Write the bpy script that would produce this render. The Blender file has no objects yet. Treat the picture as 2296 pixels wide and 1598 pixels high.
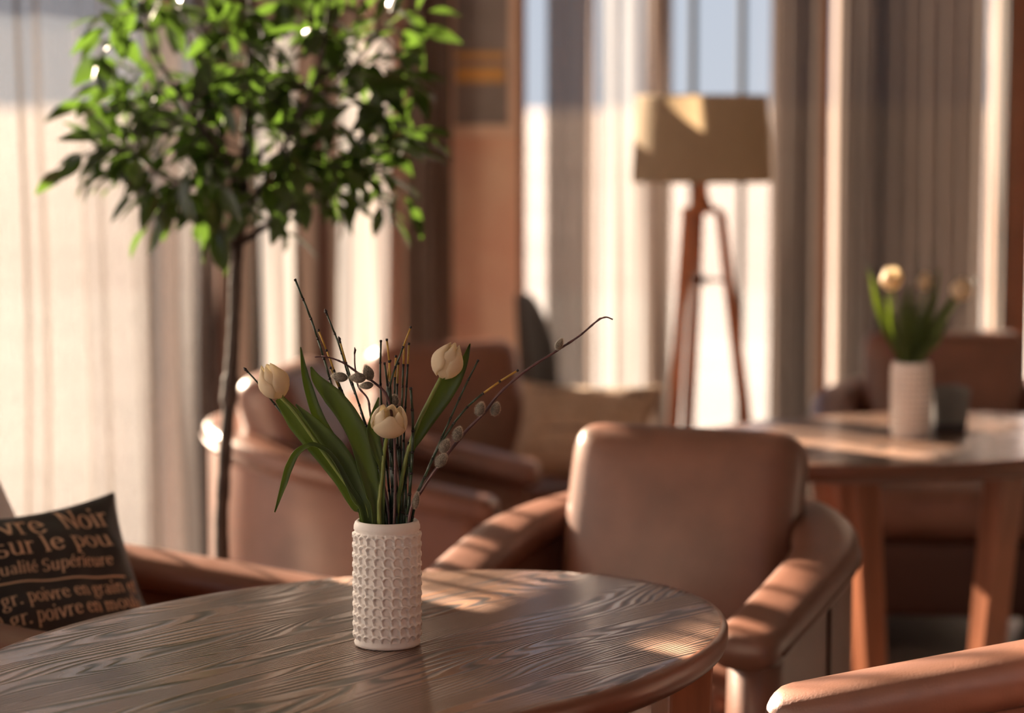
import bpy, math, random
import numpy as np
from mathutils import Vector, Matrix
R = math.radians
sc = bpy.context.scene
COL = sc.collection

# ------------------------------------------------------------------ camera
FPX, CX, CY, EYE = 5421.0, 1148.0, 799.0, 1.46
PITCH = math.atan((799 - 300) / FPX)
CP, SP = math.cos(PITCH), math.sin(PITCH)
cd = bpy.data.cameras.new('camera')
cd.sensor_width = 36.0
cd.lens = FPX / 2296 * 36.0
cd.clip_start = 0.05
cd.clip_end = 300
cd.dof.use_dof = True
cd.dof.focus_distance = 3.47
cd.dof.aperture_fstop = 2.3
cam = bpy.data.objects.new('camera', cd)
COL.objects.link(cam)
cam.location = (0, 0, EYE)
cam.rotation_euler = (math.pi / 2 - PITCH, 0, 0)
sc.camera = cam

# ------------------------------------------------------------------ sky, sun, exposure
SUN_AZ, SUN_EL = R(42.5), R(22)            # sun stands behind the left window wall
w = bpy.data.worlds.new('sky')
sc.world = w
w.use_nodes = True
nt = w.node_tree
bg = nt.nodes['Background']
tc = nt.nodes.new('ShaderNodeTexCoord')
sx = nt.nodes.new('ShaderNodeSeparateXYZ')
rp = nt.nodes.new('ShaderNodeValToRGB')
nt.links.new(tc.outputs['Generated'], sx.inputs[0])
nt.links.new(sx.outputs['Z'], rp.inputs[0])
nt.links.new(rp.outputs[0], bg.inputs[0])
e = rp.color_ramp.elements
e[0].position = 0.0; e[0].color = (0.86, 0.91, 1.0, 1)
e[1].position = 0.7; e[1].color = (0.45, 0.62, 1.0, 1)
bg.inputs[1].default_value = 2.2
sl = bpy.data.lights.new('sun', 'SUN')
sl.energy = 290.0
sl.color = (1.0, 0.80, 0.60)
sl.angle = R(0.6)
sun = bpy.data.objects.new('sun', sl)
COL.objects.link(sun)
sun_dir = Vector((math.sin(SUN_AZ) * math.cos(SUN_EL), -math.cos(SUN_AZ) * math.cos(SUN_EL), -math.sin(SUN_EL)))
sun.rotation_euler = sun_dir.to_track_quat('-Z', 'Y').to_euler()
sc.view_settings.view_transform = 'Standard'
sc.view_settings.look = 'None'
sc.view_settings.gamma = 1.0
sc.view_settings.exposure = 0.33
sc.view_settings.use_curve_mapping = False
sc.cycles.caustics_reflective = False
sc.cycles.caustics_refractive = False
sc.cycles.transparent_max_bounces = 24
sc.cycles.max_bounces = 10
sc.cycles.diffuse_bounces = 5
sc.cycles.sample_clamp_indirect = 6.0

# ------------------------------------------------------------------ helpers
def P(px, py, Y):
    """world point that stands at depth Y and is seen at this place in the photo"""
    x = (px - CX) / FPX; yd = (py - CY) / FPX
    yy = CP - yd * SP; zz = -(SP + yd * CP)
    t = Y / yy
    return Vector((x * t, Y, EYE + zz * t))

def link(o, parent=None):
    COL.objects.link(o)
    if parent is not None:
        o.parent = parent
    return o

def tag(o, label=None, cat=None, group=None, kind=None):
    if label: o['label'] = label
    if cat: o['category'] = cat
    if group: o['group'] = group
    if kind: o['kind'] = kind
    return o

def empty(name, loc=(0, 0, 0), rz=0.0, label=None, cat=None, group=None):
    o = bpy.data.objects.new(name, None)
    o.empty_display_size = 0.1
    link(o)
    o.location = loc
    o.rotation_euler = (0, 0, rz)
    return tag(o, label, cat, group)

class MB:
    def __init__(self):
        self.v = []; self.f = []; self.m = []
    def add(self, vs, fs, mi=0):
        b = len(self.v)
        self.v += [tuple(p) for p in vs]
        self.f += [tuple(i + b for i in f) for f in fs]
        self.m += [mi] * len(fs)
        return self
    def build(self, name, mats, parent=None, smooth=True, loc=None):
        me = bpy.data.meshes.new(name)
        me.from_pydata(self.v, [], self.f)
        if not isinstance(mats, (list, tuple)): mats = [mats]
        for m in mats: me.materials.append(m)
        for p, mi in zip(me.polygons, self.m):
            p.material_index = mi; p.use_smooth = smooth
        me.update()
        o = bpy.data.objects.new(name, me)
        if loc is not None: o.location = loc
        return link(o, parent)

def copy_tree(o, parent=None):
    c = o.copy(); COL.objects.link(c); c.parent = parent
    for ch in list(o.children): copy_tree(ch, c)
    return c

def box(c, h, rot=None):
    vs = []
    for sx_ in (-1, 1):
        for sy_ in (-1, 1):
            for sz_ in (-1, 1):
                p = Vector((sx_ * h[0], sy_ * h[1], sz_ * h[2]))
                if rot is not None: p = rot @ p
                vs.append(p + Vector(c))
    fs = [(0, 1, 3, 2), (4, 6, 7, 5), (0, 4, 5, 1), (2, 3, 7, 6), (0, 2, 6, 4), (1, 5, 7, 3)]
    return vs, fs

def box2(x0, x1, y0, y1, z0, z1):
    return box(((x0 + x1) / 2, (y0 + y1) / 2, (z0 + z1) / 2), (abs(x1 - x0) / 2, abs(y1 - y0) / 2, abs(z1 - z0) / 2))

def catmull(pts, n=6):
    pts = [Vector(p) for p in pts]
    if len(pts) < 3:
        return [pts[0].lerp(pts[1], i / n) for i in range(n + 1)]
    out = []
    ext = [pts[0] * 2 - pts[1]] + pts + [pts[-1] * 2 - pts[-2]]
    for i in range(1, len(ext) - 2):
        a, b, c, d = ext[i - 1:i + 3]
        for k in range(n):
            t = k / n
            out.append(0.5 * ((2 * b) + (c - a) * t + (2 * a - 5 * b + 4 * c - d) * t * t + (3 * b - a - 3 * c + d) * t ** 3))
    out.append(pts[-1])
    return out

def resamp(vals, n):
    x = np.linspace(0, 1, len(vals)); return np.interp(np.linspace(0, 1, n), x, vals)

def tube(pts, rad, seg=8, caps=True):
    pts = [Vector(p) for p in pts]; n = len(pts)
    if not hasattr(rad, '__len__'): rad = [rad] * n
    elif len(rad) != n: rad = resamp(rad, n)
    vs, fs = [], []
    up = None
    for i in range(n):
        d = (pts[min(i + 1, n - 1)] - pts[max(i - 1, 0)])
        d = d.normalized() if d.length > 1e-9 else Vector((0, 0, 1))
        if up is None:
            a = Vector((1, 0, 0)) if abs(d.x) < .8 else Vector((0, 1, 0))
            up = (a - d * a.dot(d)).normalized()
        else:
            up = (up - d * up.dot(d)).normalized()
        s = d.cross(up)
        for k in range(seg):
            a = 2 * math.pi * k / seg
            vs.append(pts[i] + (up * math.cos(a) + s * math.sin(a)) * rad[i])
    for i in range(n - 1):
        for k in range(seg):
            k2 = (k + 1) % seg
            fs.append((i * seg + k, i * seg + k2, (i + 1) * seg + k2, (i + 1) * seg + k))
    if caps:
        fs.append(tuple(range(seg - 1, -1, -1)))
        fs.append(tuple((n - 1) * seg + k for k in range(seg)))
    return vs, fs

def lathe(prof, seg=32, sx_=1.0, sy_=1.0, c=(0, 0, 0)):
    vs, fs = [], []
    n = len(prof)
    for r, z in prof:
        for k in range(seg):
            a = 2 * math.pi * k / seg
            vs.append((c[0] + r * sx_ * math.cos(a), c[1] + r * sy_ * math.sin(a), c[2] + z))
    for i in range(n - 1):
        for k in range(seg):
            k2 = (k + 1) % seg
            fs.append((i * seg + k, i * seg + k2, (i + 1) * seg + k2, (i + 1) * seg + k))
    return vs, fs

def rbox(half, r, n=10, puff=(0, 0, 0), mat=None):
    """rounded, slightly padded box"""
    half = Vector(half)
    vs, fs, idx = [], [], {}
    def key(p): return tuple(round(c, 5) for c in p)
    def vert(p):
        k = key(p)
        if k not in idx:
            idx[k] = len(vs)
            q = Vector((p[i] * half[i] for i in range(3)))
            core = Vector((max(-half[i] + r, min(half[i] - r, q[i])) for i in range(3)))
            d = q - core
            o = core + (d.normalized() * r if d.length > 1e-9 else d)
            for i in range(3):
                j, l = (i + 1) % 3, (i + 2) % 3
                o[i] += puff[i] * p[i] * (1 - p[j] ** 2) * (1 - p[l] ** 2)
            vs.append(mat @ o if mat is not None else o)
        return idx[k]
    g = [-1 + 2 * i / n for i in range(n + 1)]
    # denser near the edges
    g = [math.copysign(1 - (1 - abs(t)) ** 1.6, t) for t in g]
    for ax in range(3):
        for s in (-1, 1):
            for i in range(n):
                for j in range(n):
                    q = []
                    for (a, b) in ((i, j), (i + 1, j), (i + 1, j + 1), (i, j + 1)):
                        p = [0, 0, 0]; p[ax] = s; p[(ax + 1) % 3] = g[a]; p[(ax + 2) % 3] = g[b]
                        q.append(vert(p))
                    if s < 0: q.reverse()
                    fs.append(tuple(q))
    return vs, fs

# ------------------------------------------------------------------ materials
def new_mat(name):
    m = bpy.data.materials.new(name); m.use_nodes = True
    nt = m.node_tree
    return m, nt, nt.nodes['Principled BSDF'], nt.nodes['Material Output']

def N(nt, t, **kw):
    n = nt.nodes.new(t)
    for k, v in kw.items(): setattr(n, k, v)
    return n

def math_n(nt, op, a, b=None):
    n = N(nt, 'ShaderNodeMath', operation=op)
    for i, x in enumerate((a, b)):
        if x is None: continue
        if isinstance(x, (int, float)): n.inputs[i].default_value = x
        else: nt.links.new(x, n.inputs[i])
    return n.outputs[0]

def simple(name, col, rough=.5, spec=.5, var=.12, scale=8.0, bump=0.0, bscale=60.0, metal=0.0, coat=0.0, stretch=(1, 1, 1), dark=None):
    m, nt, b, o = new_mat(name)
    tc = N(nt, 'ShaderNodeTexCoord'); mp = N(nt, 'ShaderNodeMapping')
    mp.inputs['Scale'].default_value = stretch
    nt.links.new(tc.outputs['Object'], mp.inputs[0])
    no = N(nt, 'ShaderNodeTexNoise'); no.inputs['Scale'].default_value = scale; no.inputs['Detail'].default_value = 4
    nt.links.new(mp.outputs[0], no.inputs[0])
    r = N(nt, 'ShaderNodeValToRGB')
    lo = dark if dark is not None else tuple(c * (1 - var) for c in col)
    hi = tuple(min(1, c * (1 + var)) for c in col)
    r.color_ramp.elements[0].color = (*lo, 1); r.color_ramp.elements[1].color = (*hi, 1)
    r.color_ramp.elements[0].position = .3; r.color_ramp.elements[1].position = .7
    nt.links.new(no.outputs['Fac'], r.inputs[0]); nt.links.new(r.outputs[0], b.inputs['Base Color'])
    b.inputs['Roughness'].default_value = rough; b.inputs['Specular IOR Level'].default_value = spec
    b.inputs['Metallic'].default_value = metal; b.inputs['Coat Weight'].default_value = coat
    if bump:
        n2 = N(nt, 'ShaderNodeTexNoise'); n2.inputs['Scale'].default_value = bscale; n2.inputs['Detail'].default_value = 3
        nt.links.new(mp.outputs[0], n2.inputs[0])
        bp = N(nt, 'ShaderNodeBump'); bp.inputs['Strength'].default_value = bump; bp.inputs['Distance'].default_value = .002
        nt.links.new(n2.outputs['Fac'], bp.inputs['Height']); nt.links.new(bp.outputs[0], b.inputs['Normal'])
    return m

def leafy(name, col, trans, rough=.35, tw=.5, var=.25, scale=30.0, stretch=(1, 1, 1), spec=.5):
    """a thin leaf or petal: reflects and lets light through"""
    m = simple(name, col, rough, spec, var, scale, stretch=stretch)
    nt = m.node_tree; b = nt.nodes['Principled BSDF']; o = nt.nodes['Material Output']
    t = N(nt, 'ShaderNodeBsdfTranslucent'); t.inputs[0].default_value = (*trans, 1)
    mx = N(nt, 'ShaderNodeMixShader'); mx.inputs[0].default_value = tw
    nt.links.new(b.outputs[0], mx.inputs[1]); nt.links.new(t.outputs[0], mx.inputs[2]); nt.links.new(mx.outputs[0], o.inputs[0])
    return m

def fabric(name, col, trans_col, see, tl):
    """curtain cloth: `see` of the light passes straight through the weave, `tl` is scattered through"""
    m, nt, b, o = new_mat(name)
    tc = N(nt, 'ShaderNodeTexCoord'); mp = N(nt, 'ShaderNodeMapping'); mp.inputs['Scale'].default_value = (40, 40, 4)
    nt.links.new(tc.outputs['Object'], mp.inputs[0])
    no = N(nt, 'ShaderNodeTexNoise'); no.inputs['Scale'].default_value = 3; no.inputs['Detail'].default_value = 2
    nt.links.new(mp.outputs[0], no.inputs[0])
    r = N(nt, 'ShaderNodeValToRGB')
    r.color_ramp.elements[0].color = (*[c * .85 for c in col], 1); r.color_ramp.elements[1].color = (*[min(1, c * 1.1) for c in col], 1)
    nt.links.new(no.outputs['Fac'], r.inputs[0])
    d = N(nt, 'ShaderNodeBsdfDiffuse'); nt.links.new(r.outputs[0], d.inputs[0])
    t = N(nt, 'ShaderNodeBsdfTranslucent'); t.inputs[0].default_value = (*trans_col, 1)
    tp = N(nt, 'ShaderNodeBsdfTransparent'); tp.inputs[0].default_value = (1, .97, .93, 1)
    m1 = N(nt, 'ShaderNodeMixShader'); m1.inputs[0].default_value = tl
    m2 = N(nt, 'ShaderNodeMixShader'); m2.inputs[0].default_value = see
    nt.links.new(d.outputs[0], m1.inputs[1]); nt.links.new(t.outputs[0], m1.inputs[2])
    nt.links.new(m1.outputs[0], m2.inputs[1]); nt.links.new(tp.outputs[0], m2.inputs[2]); nt.links.new(m2.outputs[0], o.inputs[0])
    return m

def glass_mat():
    m, nt, b, o = new_mat('window_glass')
    tp = N(nt, 'ShaderNodeBsdfTransparent'); tp.inputs[0].default_value = (.50, .505, .51, 1)
    g = N(nt, 'ShaderNodeBsdfGlossy'); g.inputs['Roughness'].default_value = .02
    fr = N(nt, 'ShaderNodeFresnel'); fr.inputs[0].default_value = 1.25
    mx = N(nt, 'ShaderNodeMixShader')
    nt.links.new(fr.outputs[0], mx.inputs[0]); nt.links.new(tp.outputs[0], mx.inputs[1]); nt.links.new(g.outputs[0], mx.inputs[2])
    nt.links.new(mx.outputs[0], o.inputs[0])
    return m

def tabletop_mat():
    """brushed dark boards with cathedral grain; the boards run along local x"""
    m, nt, b, o = new_mat('brushed_dark_boards')
    L = nt.links.new
    tc = N(nt, 'ShaderNodeTexCoord'); s = N(nt, 'ShaderNodeSeparateXYZ'); L(tc.outputs['Object'], s.inputs[0])
    u, v = s.outputs['X'], s.outputs['Y']
    pl = math_n(nt, 'FLOOR', math_n(nt, 'DIVIDE', math_n(nt, 'ADD', v, 1.013), .094))
    wn = N(nt, 'ShaderNodeTexWhiteNoise', noise_dimensions='1D'); L(pl, wn.inputs['W'])
    c1 = N(nt, 'ShaderNodeCombineXYZ')
    L(math_n(nt, 'ADD', math_n(nt, 'MULTIPLY', u, 1.1), math_n(nt, 'MULTIPLY', pl, 7.31)), c1.inputs[0])
    L(math_n(nt, 'MULTIPLY', v, 7.5), c1.inputs[1]); L(math_n(nt, 'MULTIPLY', pl, 3.17), c1.inputs[2])
    n1 = N(nt, 'ShaderNodeTexNoise'); n1.inputs['Scale'].default_value = 1.0; n1.inputs['Detail'].default_value = 1.6; n1.inputs['Roughness'].default_value = .42
    L(c1.outputs[0], n1.inputs[0])
    c2 = N(nt, 'ShaderNodeCombineXYZ')
    L(math_n(nt, 'MULTIPLY', u, 9.0), c2.inputs[0]); L(math_n(nt, 'MULTIPLY', v, 70.0), c2.inputs[1]); L(pl, c2.inputs[2])
    n2 = N(nt, 'ShaderNodeTexNoise'); n2.inputs['Scale'].default_value = 1.0; n2.inputs['Detail'].default_value = 2
    L(c2.outputs[0], n2.inputs[0])
    val = math_n(nt, 'ADD', math_n(nt, 'ADD', math_n(nt, 'MULTIPLY', v, 85.0), math_n(nt, 'MULTIPLY', n1.outputs['Fac'], 30.0)), math_n(nt, 'MULTIPLY', n2.outputs['Fac'], .22))
    band = math_n(nt, 'PINGPONG', val, .5)                     # 0..0.5
    band = math_n(nt, 'MULTIPLY', band, 2.0)
    c3 = N(nt, 'ShaderNodeCombineXYZ')
    L(math_n(nt, 'MULTIPLY', u, 18.0), c3.inputs[0]); L(math_n(nt, 'MULTIPLY', v, 700.0), c3.inputs[1])
    n3 = N(nt, 'ShaderNodeTexNoise'); n3.inputs['Scale'].default_value = 1.0; n3.inputs['Detail'].default_value = 2
    L(c3.outputs[0], n3.inputs[0])
    rp = N(nt, 'ShaderNodeValToRGB')
    el = rp.color_ramp.elements
    el[0].position = .22; el[0].color = (.020, .012, .009, 1)
    el[1].position = .60; el[1].color = (.235, .140, .098, 1)
    L(band, rp.inputs[0])
    mxc = N(nt, 'ShaderNodeMix', data_type='RGBA', blend_type='MULTIPLY'); mxc.inputs['Factor'].default_value = 1
    r2 = N(nt, 'ShaderNodeValToRGB'); r2.color_ramp.elements[0].color = (.55, .52, .5, 1); r2.color_ramp.elements[1].color = (1.15, 1.1, 1.05, 1)
    L(wn.outputs['Value'], r2.inputs[0])
    L(rp.outputs[0], mxc.inputs['A']); L(r2.outputs[0], mxc.inputs['B'])
    L(mxc.outputs['Result'], b.inputs['Base Color'])
    rr = N(nt, 'ShaderNodeMapRange'); rr.inputs['To Min'].default_value = .42; rr.inputs['To Max'].default_value = .17
    L(band, rr.inputs['Value']); L(rr.outputs[0], b.inputs['Roughness'])
    h = math_n(nt, 'ADD', math_n(nt, 'MINIMUM', band, .62), math_n(nt, 'MULTIPLY', n3.outputs['Fac'], .05))
    bp = N(nt, 'ShaderNodeBump'); bp.inputs['Strength'].default_value = 1.0; bp.inputs['Distance'].default_value = .0010
    L(h, bp.inputs['Height']); L(bp.outputs[0], b.inputs['Normal'])
    b.inputs['Specular IOR Level'].default_value = .85
    b.inputs['Coat Weight'].default_value = .4; b.inputs['Coat Roughness'].default_value = .20
    L(bp.outputs[0], b.inputs['Coat Normal'])
    return m

M = dict(
    leather=simple('brown_leather', (.155, .070, .047), .36, .55, .22, 7, .22, 260),
    seam_base_shade=simple('seam_and_base_shade', (.05, .02, .014), .5, .4, .1, 8),  # real seams, and the shade under the seats put into a dark colour
    cherry=simple('reddish_wood', (.30, .105, .05), .38, .5, .25, 5, stretch=(6, 6, .8)),
    top=tabletop_mat(),
    edge=simple('red_brown_edge', (.15, .058, .034), .35, .5, .25, 5, stretch=(1, 1, 8)),
    lampwood=simple('lamp_wood', (.42, .14, .05), .4, .5, .2, 6, stretch=(6, 6, .8)),
    black_metal=simple('black_metal', (.03, .028, .028), .4, .5, .1, 20),
    matt=simple('matt_dark_paint', (.04, .037, .035), .95, .05, .1, 10),
    stone=simple('white_bisque', (.86, .80, .75), .62, .35, .05, 20, .1, 300),
    petal=leafy('tulip_petal', (.92, .85, .72), (1.0, .90, .70), .5, .6, .06, 60, spec=.3),
    blade=leafy('tulip_leaf', (.062, .098, .036), (.38, .46, .10), .38, .45, .25, 45, (1, 1, .15)),
    stem=leafy('tulip_stem', (.20, .26, .06), (.4, .45, .1), .4, .2, .15, 40),
    reed_green=simple('horsetail_green', (.022, .042, .022), .38, .5, .3, 60),
    reed_yellow=simple('horsetail_yellow', (.42, .26, .05), .45, .4, .3, 60),
    reed_node=simple('horsetail_node', (.018, .012, .012), .5, .4, .2, 60),
    twig=simple('willow_bark', (.075, .028, .030), .4, .5, .3, 80),
    catkin=leafy('catkin_fur', (.50, .46, .40), (.95, .88, .76), .8, .6, .15, 150, spec=.1),
    catkin_core=simple('catkin_core', (.15, .135, .115), .9, .1, .3, 150),
    tree_leaf=leafy('tree_leaf', (.024, .036, .014), (.085, .165, .020), .26, .40, .4, 14, spec=.6),
    bark=simple('tree_bark', (.035, .027, .023), .7, .3, .4, 40, .6, 90),
    soil=simple('potting_soil', (.035, .022, .015), .95, .1, .4, 60, .8, 80),
    terracotta=simple('dark_pot', (.06, .05, .05), .5, .4, .1, 20),
    sheer=fabric('sunlit_tone_sheer', (.78, .70, .64), (.086, .090, .094), .42, .62),  # brown curtain fabric with its sunlit look put into the colour
    dark=fabric('deep_shade_tone_drape', (.19, .13, .11), (.022, .016, .013), .0, .35),  # same fabric darkened, shade of the folds put into the colour
    dense=fabric('unseen_diffuser_curtain', (.74, .66, .60), (.15, .165, .185), .02, .6),  # unseen curtain added to spread the sun as soft light from the left
    wide=fabric('wide_sunlit_tone_sheer', (.74, .66, .60), (.022, .024, .026), .44, .62),  # sunlit copy of the brown fabric, toned for the wide panel
    pink=fabric('pinkish_curtain', (.66, .46, .41), (.10, .07, .065), .06, .45),
    drape=fabric('shade_tone_drape', (.25, .20, .175), (.046, .036, .031), .02, .35),  # shaded copy of the same fabric, shade put into the colour
    taupe=fabric('taupe_sheer', (.40, .30, .25), (.10, .08, .07), .12, .5),  # tone between the sunlit and shaded copies of that fabric
    wall=simple('tan_plaster', (.86, .67, .52), .8, .2, .0, 5, .3, 60, dark=(.76, .50, .39)),
    plaster=simple('beige_plaster', (.70, .60, .54), .8, .2, .05, 5),
    ceil=simple('ceiling_paint', (.6, .52, .46), .9, .1, .04, 5),
    floor=simple('grey_floor', (.10, .09, .083), .45, .4, .15, 3, stretch=(1, 6, 1)),
    frame=simple('window_frame_wood', (.16, .085, .055), .5, .4, .15, 8),
    glass=glass_mat(),
    shade=leafy('lampshade_linen', (.36, .29, .21), (.50, .38, .24), .85, .4, .08, 40, spec=.1),
    linen=simple('tan_linen', (.36, .26, .185), .9, .15, .12, 40, .4, 400),
    black_cloth=simple('black_cloth', (.020, .018, .018), .55, .35, .3, 30, .3, 500),
    print=simple('tan_print', (.60, .40, .27), .7, .2, .05, 40),
    ink=simple('grey_print', (.13, .10, .085), .85, .15, .2, 40),
    darkwood=simple('dark_wood', (.018, .012, .009), .7, .4, .2, 8),
    picture=simple('picture_dark', (.25, .24, .24), .6, .3, .2, 5),
    ochre=simple('picture_ochre', (.75, .46, .16), .6, .3, .15, 8),
    mount=simple('picture_mount', (.80, .64, .52), .7, .2, .05, 8),
    smoke=simple('smoke_grey', (.20, .20, .185), .25, .5, .2, 10),
    paving=simple('pale_paving', (.10, .092, .09), .9, .1, .15, .6),
    slope=simple('pale_bank', (.12, .10, .095), .9, .1, .2, .5),
    car_paint=simple('white_car_paint', (.75, .76, .78), .25, .5, .02, 2, coat=.5),
    car_glass=simple('car_glass', (.03, .035, .04), .08, .6, .1, 2),
    rubber=simple('tyre_rubber', (.02, .02, .02), .8, .2, .1, 8),
)

# ------------------------------------------------------------------ the room
LW0, LW1 = Vector((-2.2, 5.2)), Vector((-.45, 8.3))       # line of the left window wall
LWD = (LW1 - LW0); LWN = Vector((LWD.y, -LWD.x)).normalized()   # points into the room
def lw(t, off=0.0, z=0.0):
    p = LW0 + LWD * t + LWN * off
    return Vector((p.x, p.y, z))
def t_px(px):
    k = (px - CX) / FPX
    return (k * LW0.y - LW0.x) / (LWD.x - LWD.y * k)
YB, H = 8.6, 3.0
def xb(px, Y=YB): return (px - CX) / FPX * Y
ANG = math.atan2(LWD.y, LWD.x)
ROT = Matrix.Rotation(ANG, 3, 'Z')
def wbox(mb, t0, t1, o0, o1, z0, z1):
    a, b_ = lw(t0, (o0 + o1) / 2), lw(t1, (o0 + o1) / 2)
    c = (a + b_) / 2; c.z = (z0 + z1) / 2
    vs, fs = box(c, ((b_ - a).length / 2, abs(o1 - o0) / 2, (z1 - z0) / 2), ROT)
    mb.add(vs, fs)

T_SOLID = .170                 # left of this the window wall is solid
m = MB(); m.add(*box2(-8, 4.2, -3.5, 9.5, -.1, 0)); tag(m.build('floor', M['floor'], smooth=False), kind='structure')
m = MB()
ring = [lw(-2.6, -.2), lw(1.0, -.2), Vector((-.56, 8.75, 0)), Vector((4.35, 8.82, 0)), Vector((4.35, -3.65, 0)), Vector((lw(-2.6, -.2).x, -3.65, 0))]
vs = [(p.x, p.y, H) for p in ring] + [(p.x, p.y, H + .15) for p in ring]
m.add(vs, [tuple(range(6)), tuple(range(11, 5, -1))] + [(i, i + 6, (i + 1) % 6 + 6, (i + 1) % 6) for i in range(6)])
tag(m.build('ceiling', M['ceil'], smooth=False), kind='structure')
m = MB()
wbox(m, -2.6, .11, -.2, 0, 2.78, H)
wbox(m, -2.6, T_SOLID, -.2, 0, 0, .06)
wbox(m, -2.6, -1.6, -.2, 0, .06, 2.78)
wbox(m, .11, T_SOLID, -.2, 0, 1.52, H)
wbox(m, .158, T_SOLID, -.2, 0, .06, 1.52)
wbox(m, T_SOLID, 1.0, -.2, 0, 2.78, H)
wbox(m, T_SOLID, 1.0, -.2, 0, 0, .06)
tag(m.build('wall_left', M['plaster'], smooth=False), kind='structure')
m = MB()
m.add(*box2(-.56, xb(1163, 8.3), 8.3, 8.75, 0, H))
tag(m.build('wall_pillar', M['wall'], smooth=False), kind='structure')
m = MB()
m.add(*box2(xb(1163, 8.3), 4.2, YB + .02, YB + .2, 2.75, H))
m.add(*box2(xb(1163, 8.3), 4.2, YB + .02, YB + .2, 0, .06))
m.add(*box2(1.92, 4.2, YB + .02, YB + .2, 0, H))
tag(m.build('wall_back', M['plaster'], smooth=False), kind='structure')
m = MB(); m.add(*box2(4.2, 4.35, -3.5, 8.8, 0, H))
tag(m.build('wall_right', M['plaster'], smooth=False), kind='structure')
m = MB()
m.add(*box2(-7, -2.6, -3.65, -3.5, 0, H)); m.add(*box2(-.2, 4.2, -3.65, -3.5, 0, H))
m.add(*box2(-2.6, -.2, -3.65, -3.5, 0, 1.3)); m.add(*box2(-2.6, -.2, -3.65, -3.5, 2.5, H))  # unseen opening behind the camera, sized to tune the fill light
tag(m.build('wall_front', M['plaster'], smooth=False), kind='structure')

# left window: posts, a deep transom, panes
wl = empty('window_1'); tag(wl, kind='structure')
for t in (T_SOLID - .008, .40, t_px(430), t_px(668), .99):
    m = MB(); wbox(m, t - .006, t + .006, -.16, -.06, .06, 2.78); m.build('mullion', M['frame'], wl, False)
m = MB(); wbox(m, T_SOLID, 1.0, -.16, -.05, 1.89, 1.99); m.build('transom', M['frame'], wl, False)
for t in (-1.2, -.75, -.32, -.02):
    m = MB(); wbox(m, t - .008, t + .008, -.16, -.06, .06, 2.78); m.build('mullion', M['frame'], wl, False)
m = MB(); wbox(m, -1.6, T_SOLID - .004, -.115, -.105, .06, 2.78); m.build('glass_pane', M['glass'], wl, False)
m = MB(); wbox(m, T_SOLID, 1.0, -.115, -.105, .06, 2.78); m.build('glass_pane', M['glass'], wl, False)
# back window
wb = empty('window_2'); tag(wb, kind='structure')
for px in (1165, 1480, 1555, 1665, 1850, 2248, 2284):
    hw = .055 if px == 2284 else (.012 if px in (1555, 1665) else .022)
    mm = M['matt'] if px in (1555, 1665) else M['frame']
    y1 = YB + .09 if px in (1555, 1665) else YB + .14
    m = MB(); m.add(*box2(xb(px) - hw, xb(px) + hw, YB + .06, y1, .06, 2.75)); m.build('mullion', mm, wb, False)
m = MB(); m.add(*box2(xb(1165), xb(2284), YB + .06, YB + .14, 2.15, 2.30)); m.build('transom', M['frame'], wb, False)
m = MB(); m.add(*box2(xb(1165), xb(2284), YB + .095, YB + .105, .06, 2.75)); m.build('glass_pane', M['glass'], wb, False)
m = MB(); m.add(*box2(1.90, 1.97, YB - .14, YB + .02, 0, H)); tag(m.build('trim_1', M['cherry'], smooth=False), kind='structure')

# outside: paving and an added slope, tilted to catch the sun as a pale band
m = MB(); m.add([(-90, 3, -.25), (90, 3, -.25), (90, 110, -.25), (-90, 110, -.25)], [(0, 1, 2, 3)])
tag(m.build('pavement', M['paving'], smooth=False), kind='structure')
m = MB()
vs, fs = [], []
for i in range(25):
    x = -70 + 130 * i / 24
    for (y, z) in ((26, -.25), (34, .5 + .1 * math.sin(i)), (52, 1.75 + .12 * math.sin(i * 1.7)), (60, 2.1 + .15 * math.sin(i * 2.3)), (90, 2.3)): vs.append((x, y, z))
for i in range(24):
    for k in range(4): fs.append((i * 5 + k, i * 5 + 5 + k, i * 5 + 6 + k, i * 5 + 1 + k))
m.add(vs, fs); tag(m.build('added_slope', M['slope']), kind='structure')

# ------------------------------------------------------------------ curtains
def curtain(p0, p1, pleats, amp, mat, label, z0=.03, z1=2.74, fold=0.0, seed=0, taper=0.0, group=None):
    rnd = random.Random(seed)
    p0, p1 = Vector(p0), Vector(p1)
    d = p1 - p0; Ln = d.length; d.normalize(); n = Vector((d.y, -d.x))
    ns = max(24, int(pleats * 18)); nz = 14
    ph = [rnd.uniform(-.5, .5) for _ in range(6)]
    vs, fs = [], []
    for j in range(nz + 1):
        z = z0 + (z1 - z0) * j / nz
        kz = 1.0 - .25 * j / nz
        for i in range(ns + 1):
            s = i / ns
            a = 2 * math.pi * pleats * s + ph[0] + .6 * math.sin(2 * math.pi * s * 2.3 + ph[1] * 6)
            off = amp * kz * (math.sin(a) + .35 * math.sin(2.1 * a + ph[2] * 6)) + .012 * math.sin(3 * z + 9 * s + ph[3])
            al = s * Ln + fold * (Ln / max(pleats, 1)) * math.sin(2 * a + ph[4]) * .5 + taper * (s - .5) * (1 - j / nz)
            q = p0 + d * al + n * off
            vs.append((q.x, q.y, z))
    for j in range(nz):
        for i in range(ns):
            a = j * (ns + 1) + i
            fs.append((a, a + 1, a + ns + 2, a + ns + 1))
    mb = MB(); mb.add(vs, fs)
    o = mb.build('curtain', mat)
    return tag(o, label, 'curtain', group)

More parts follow.
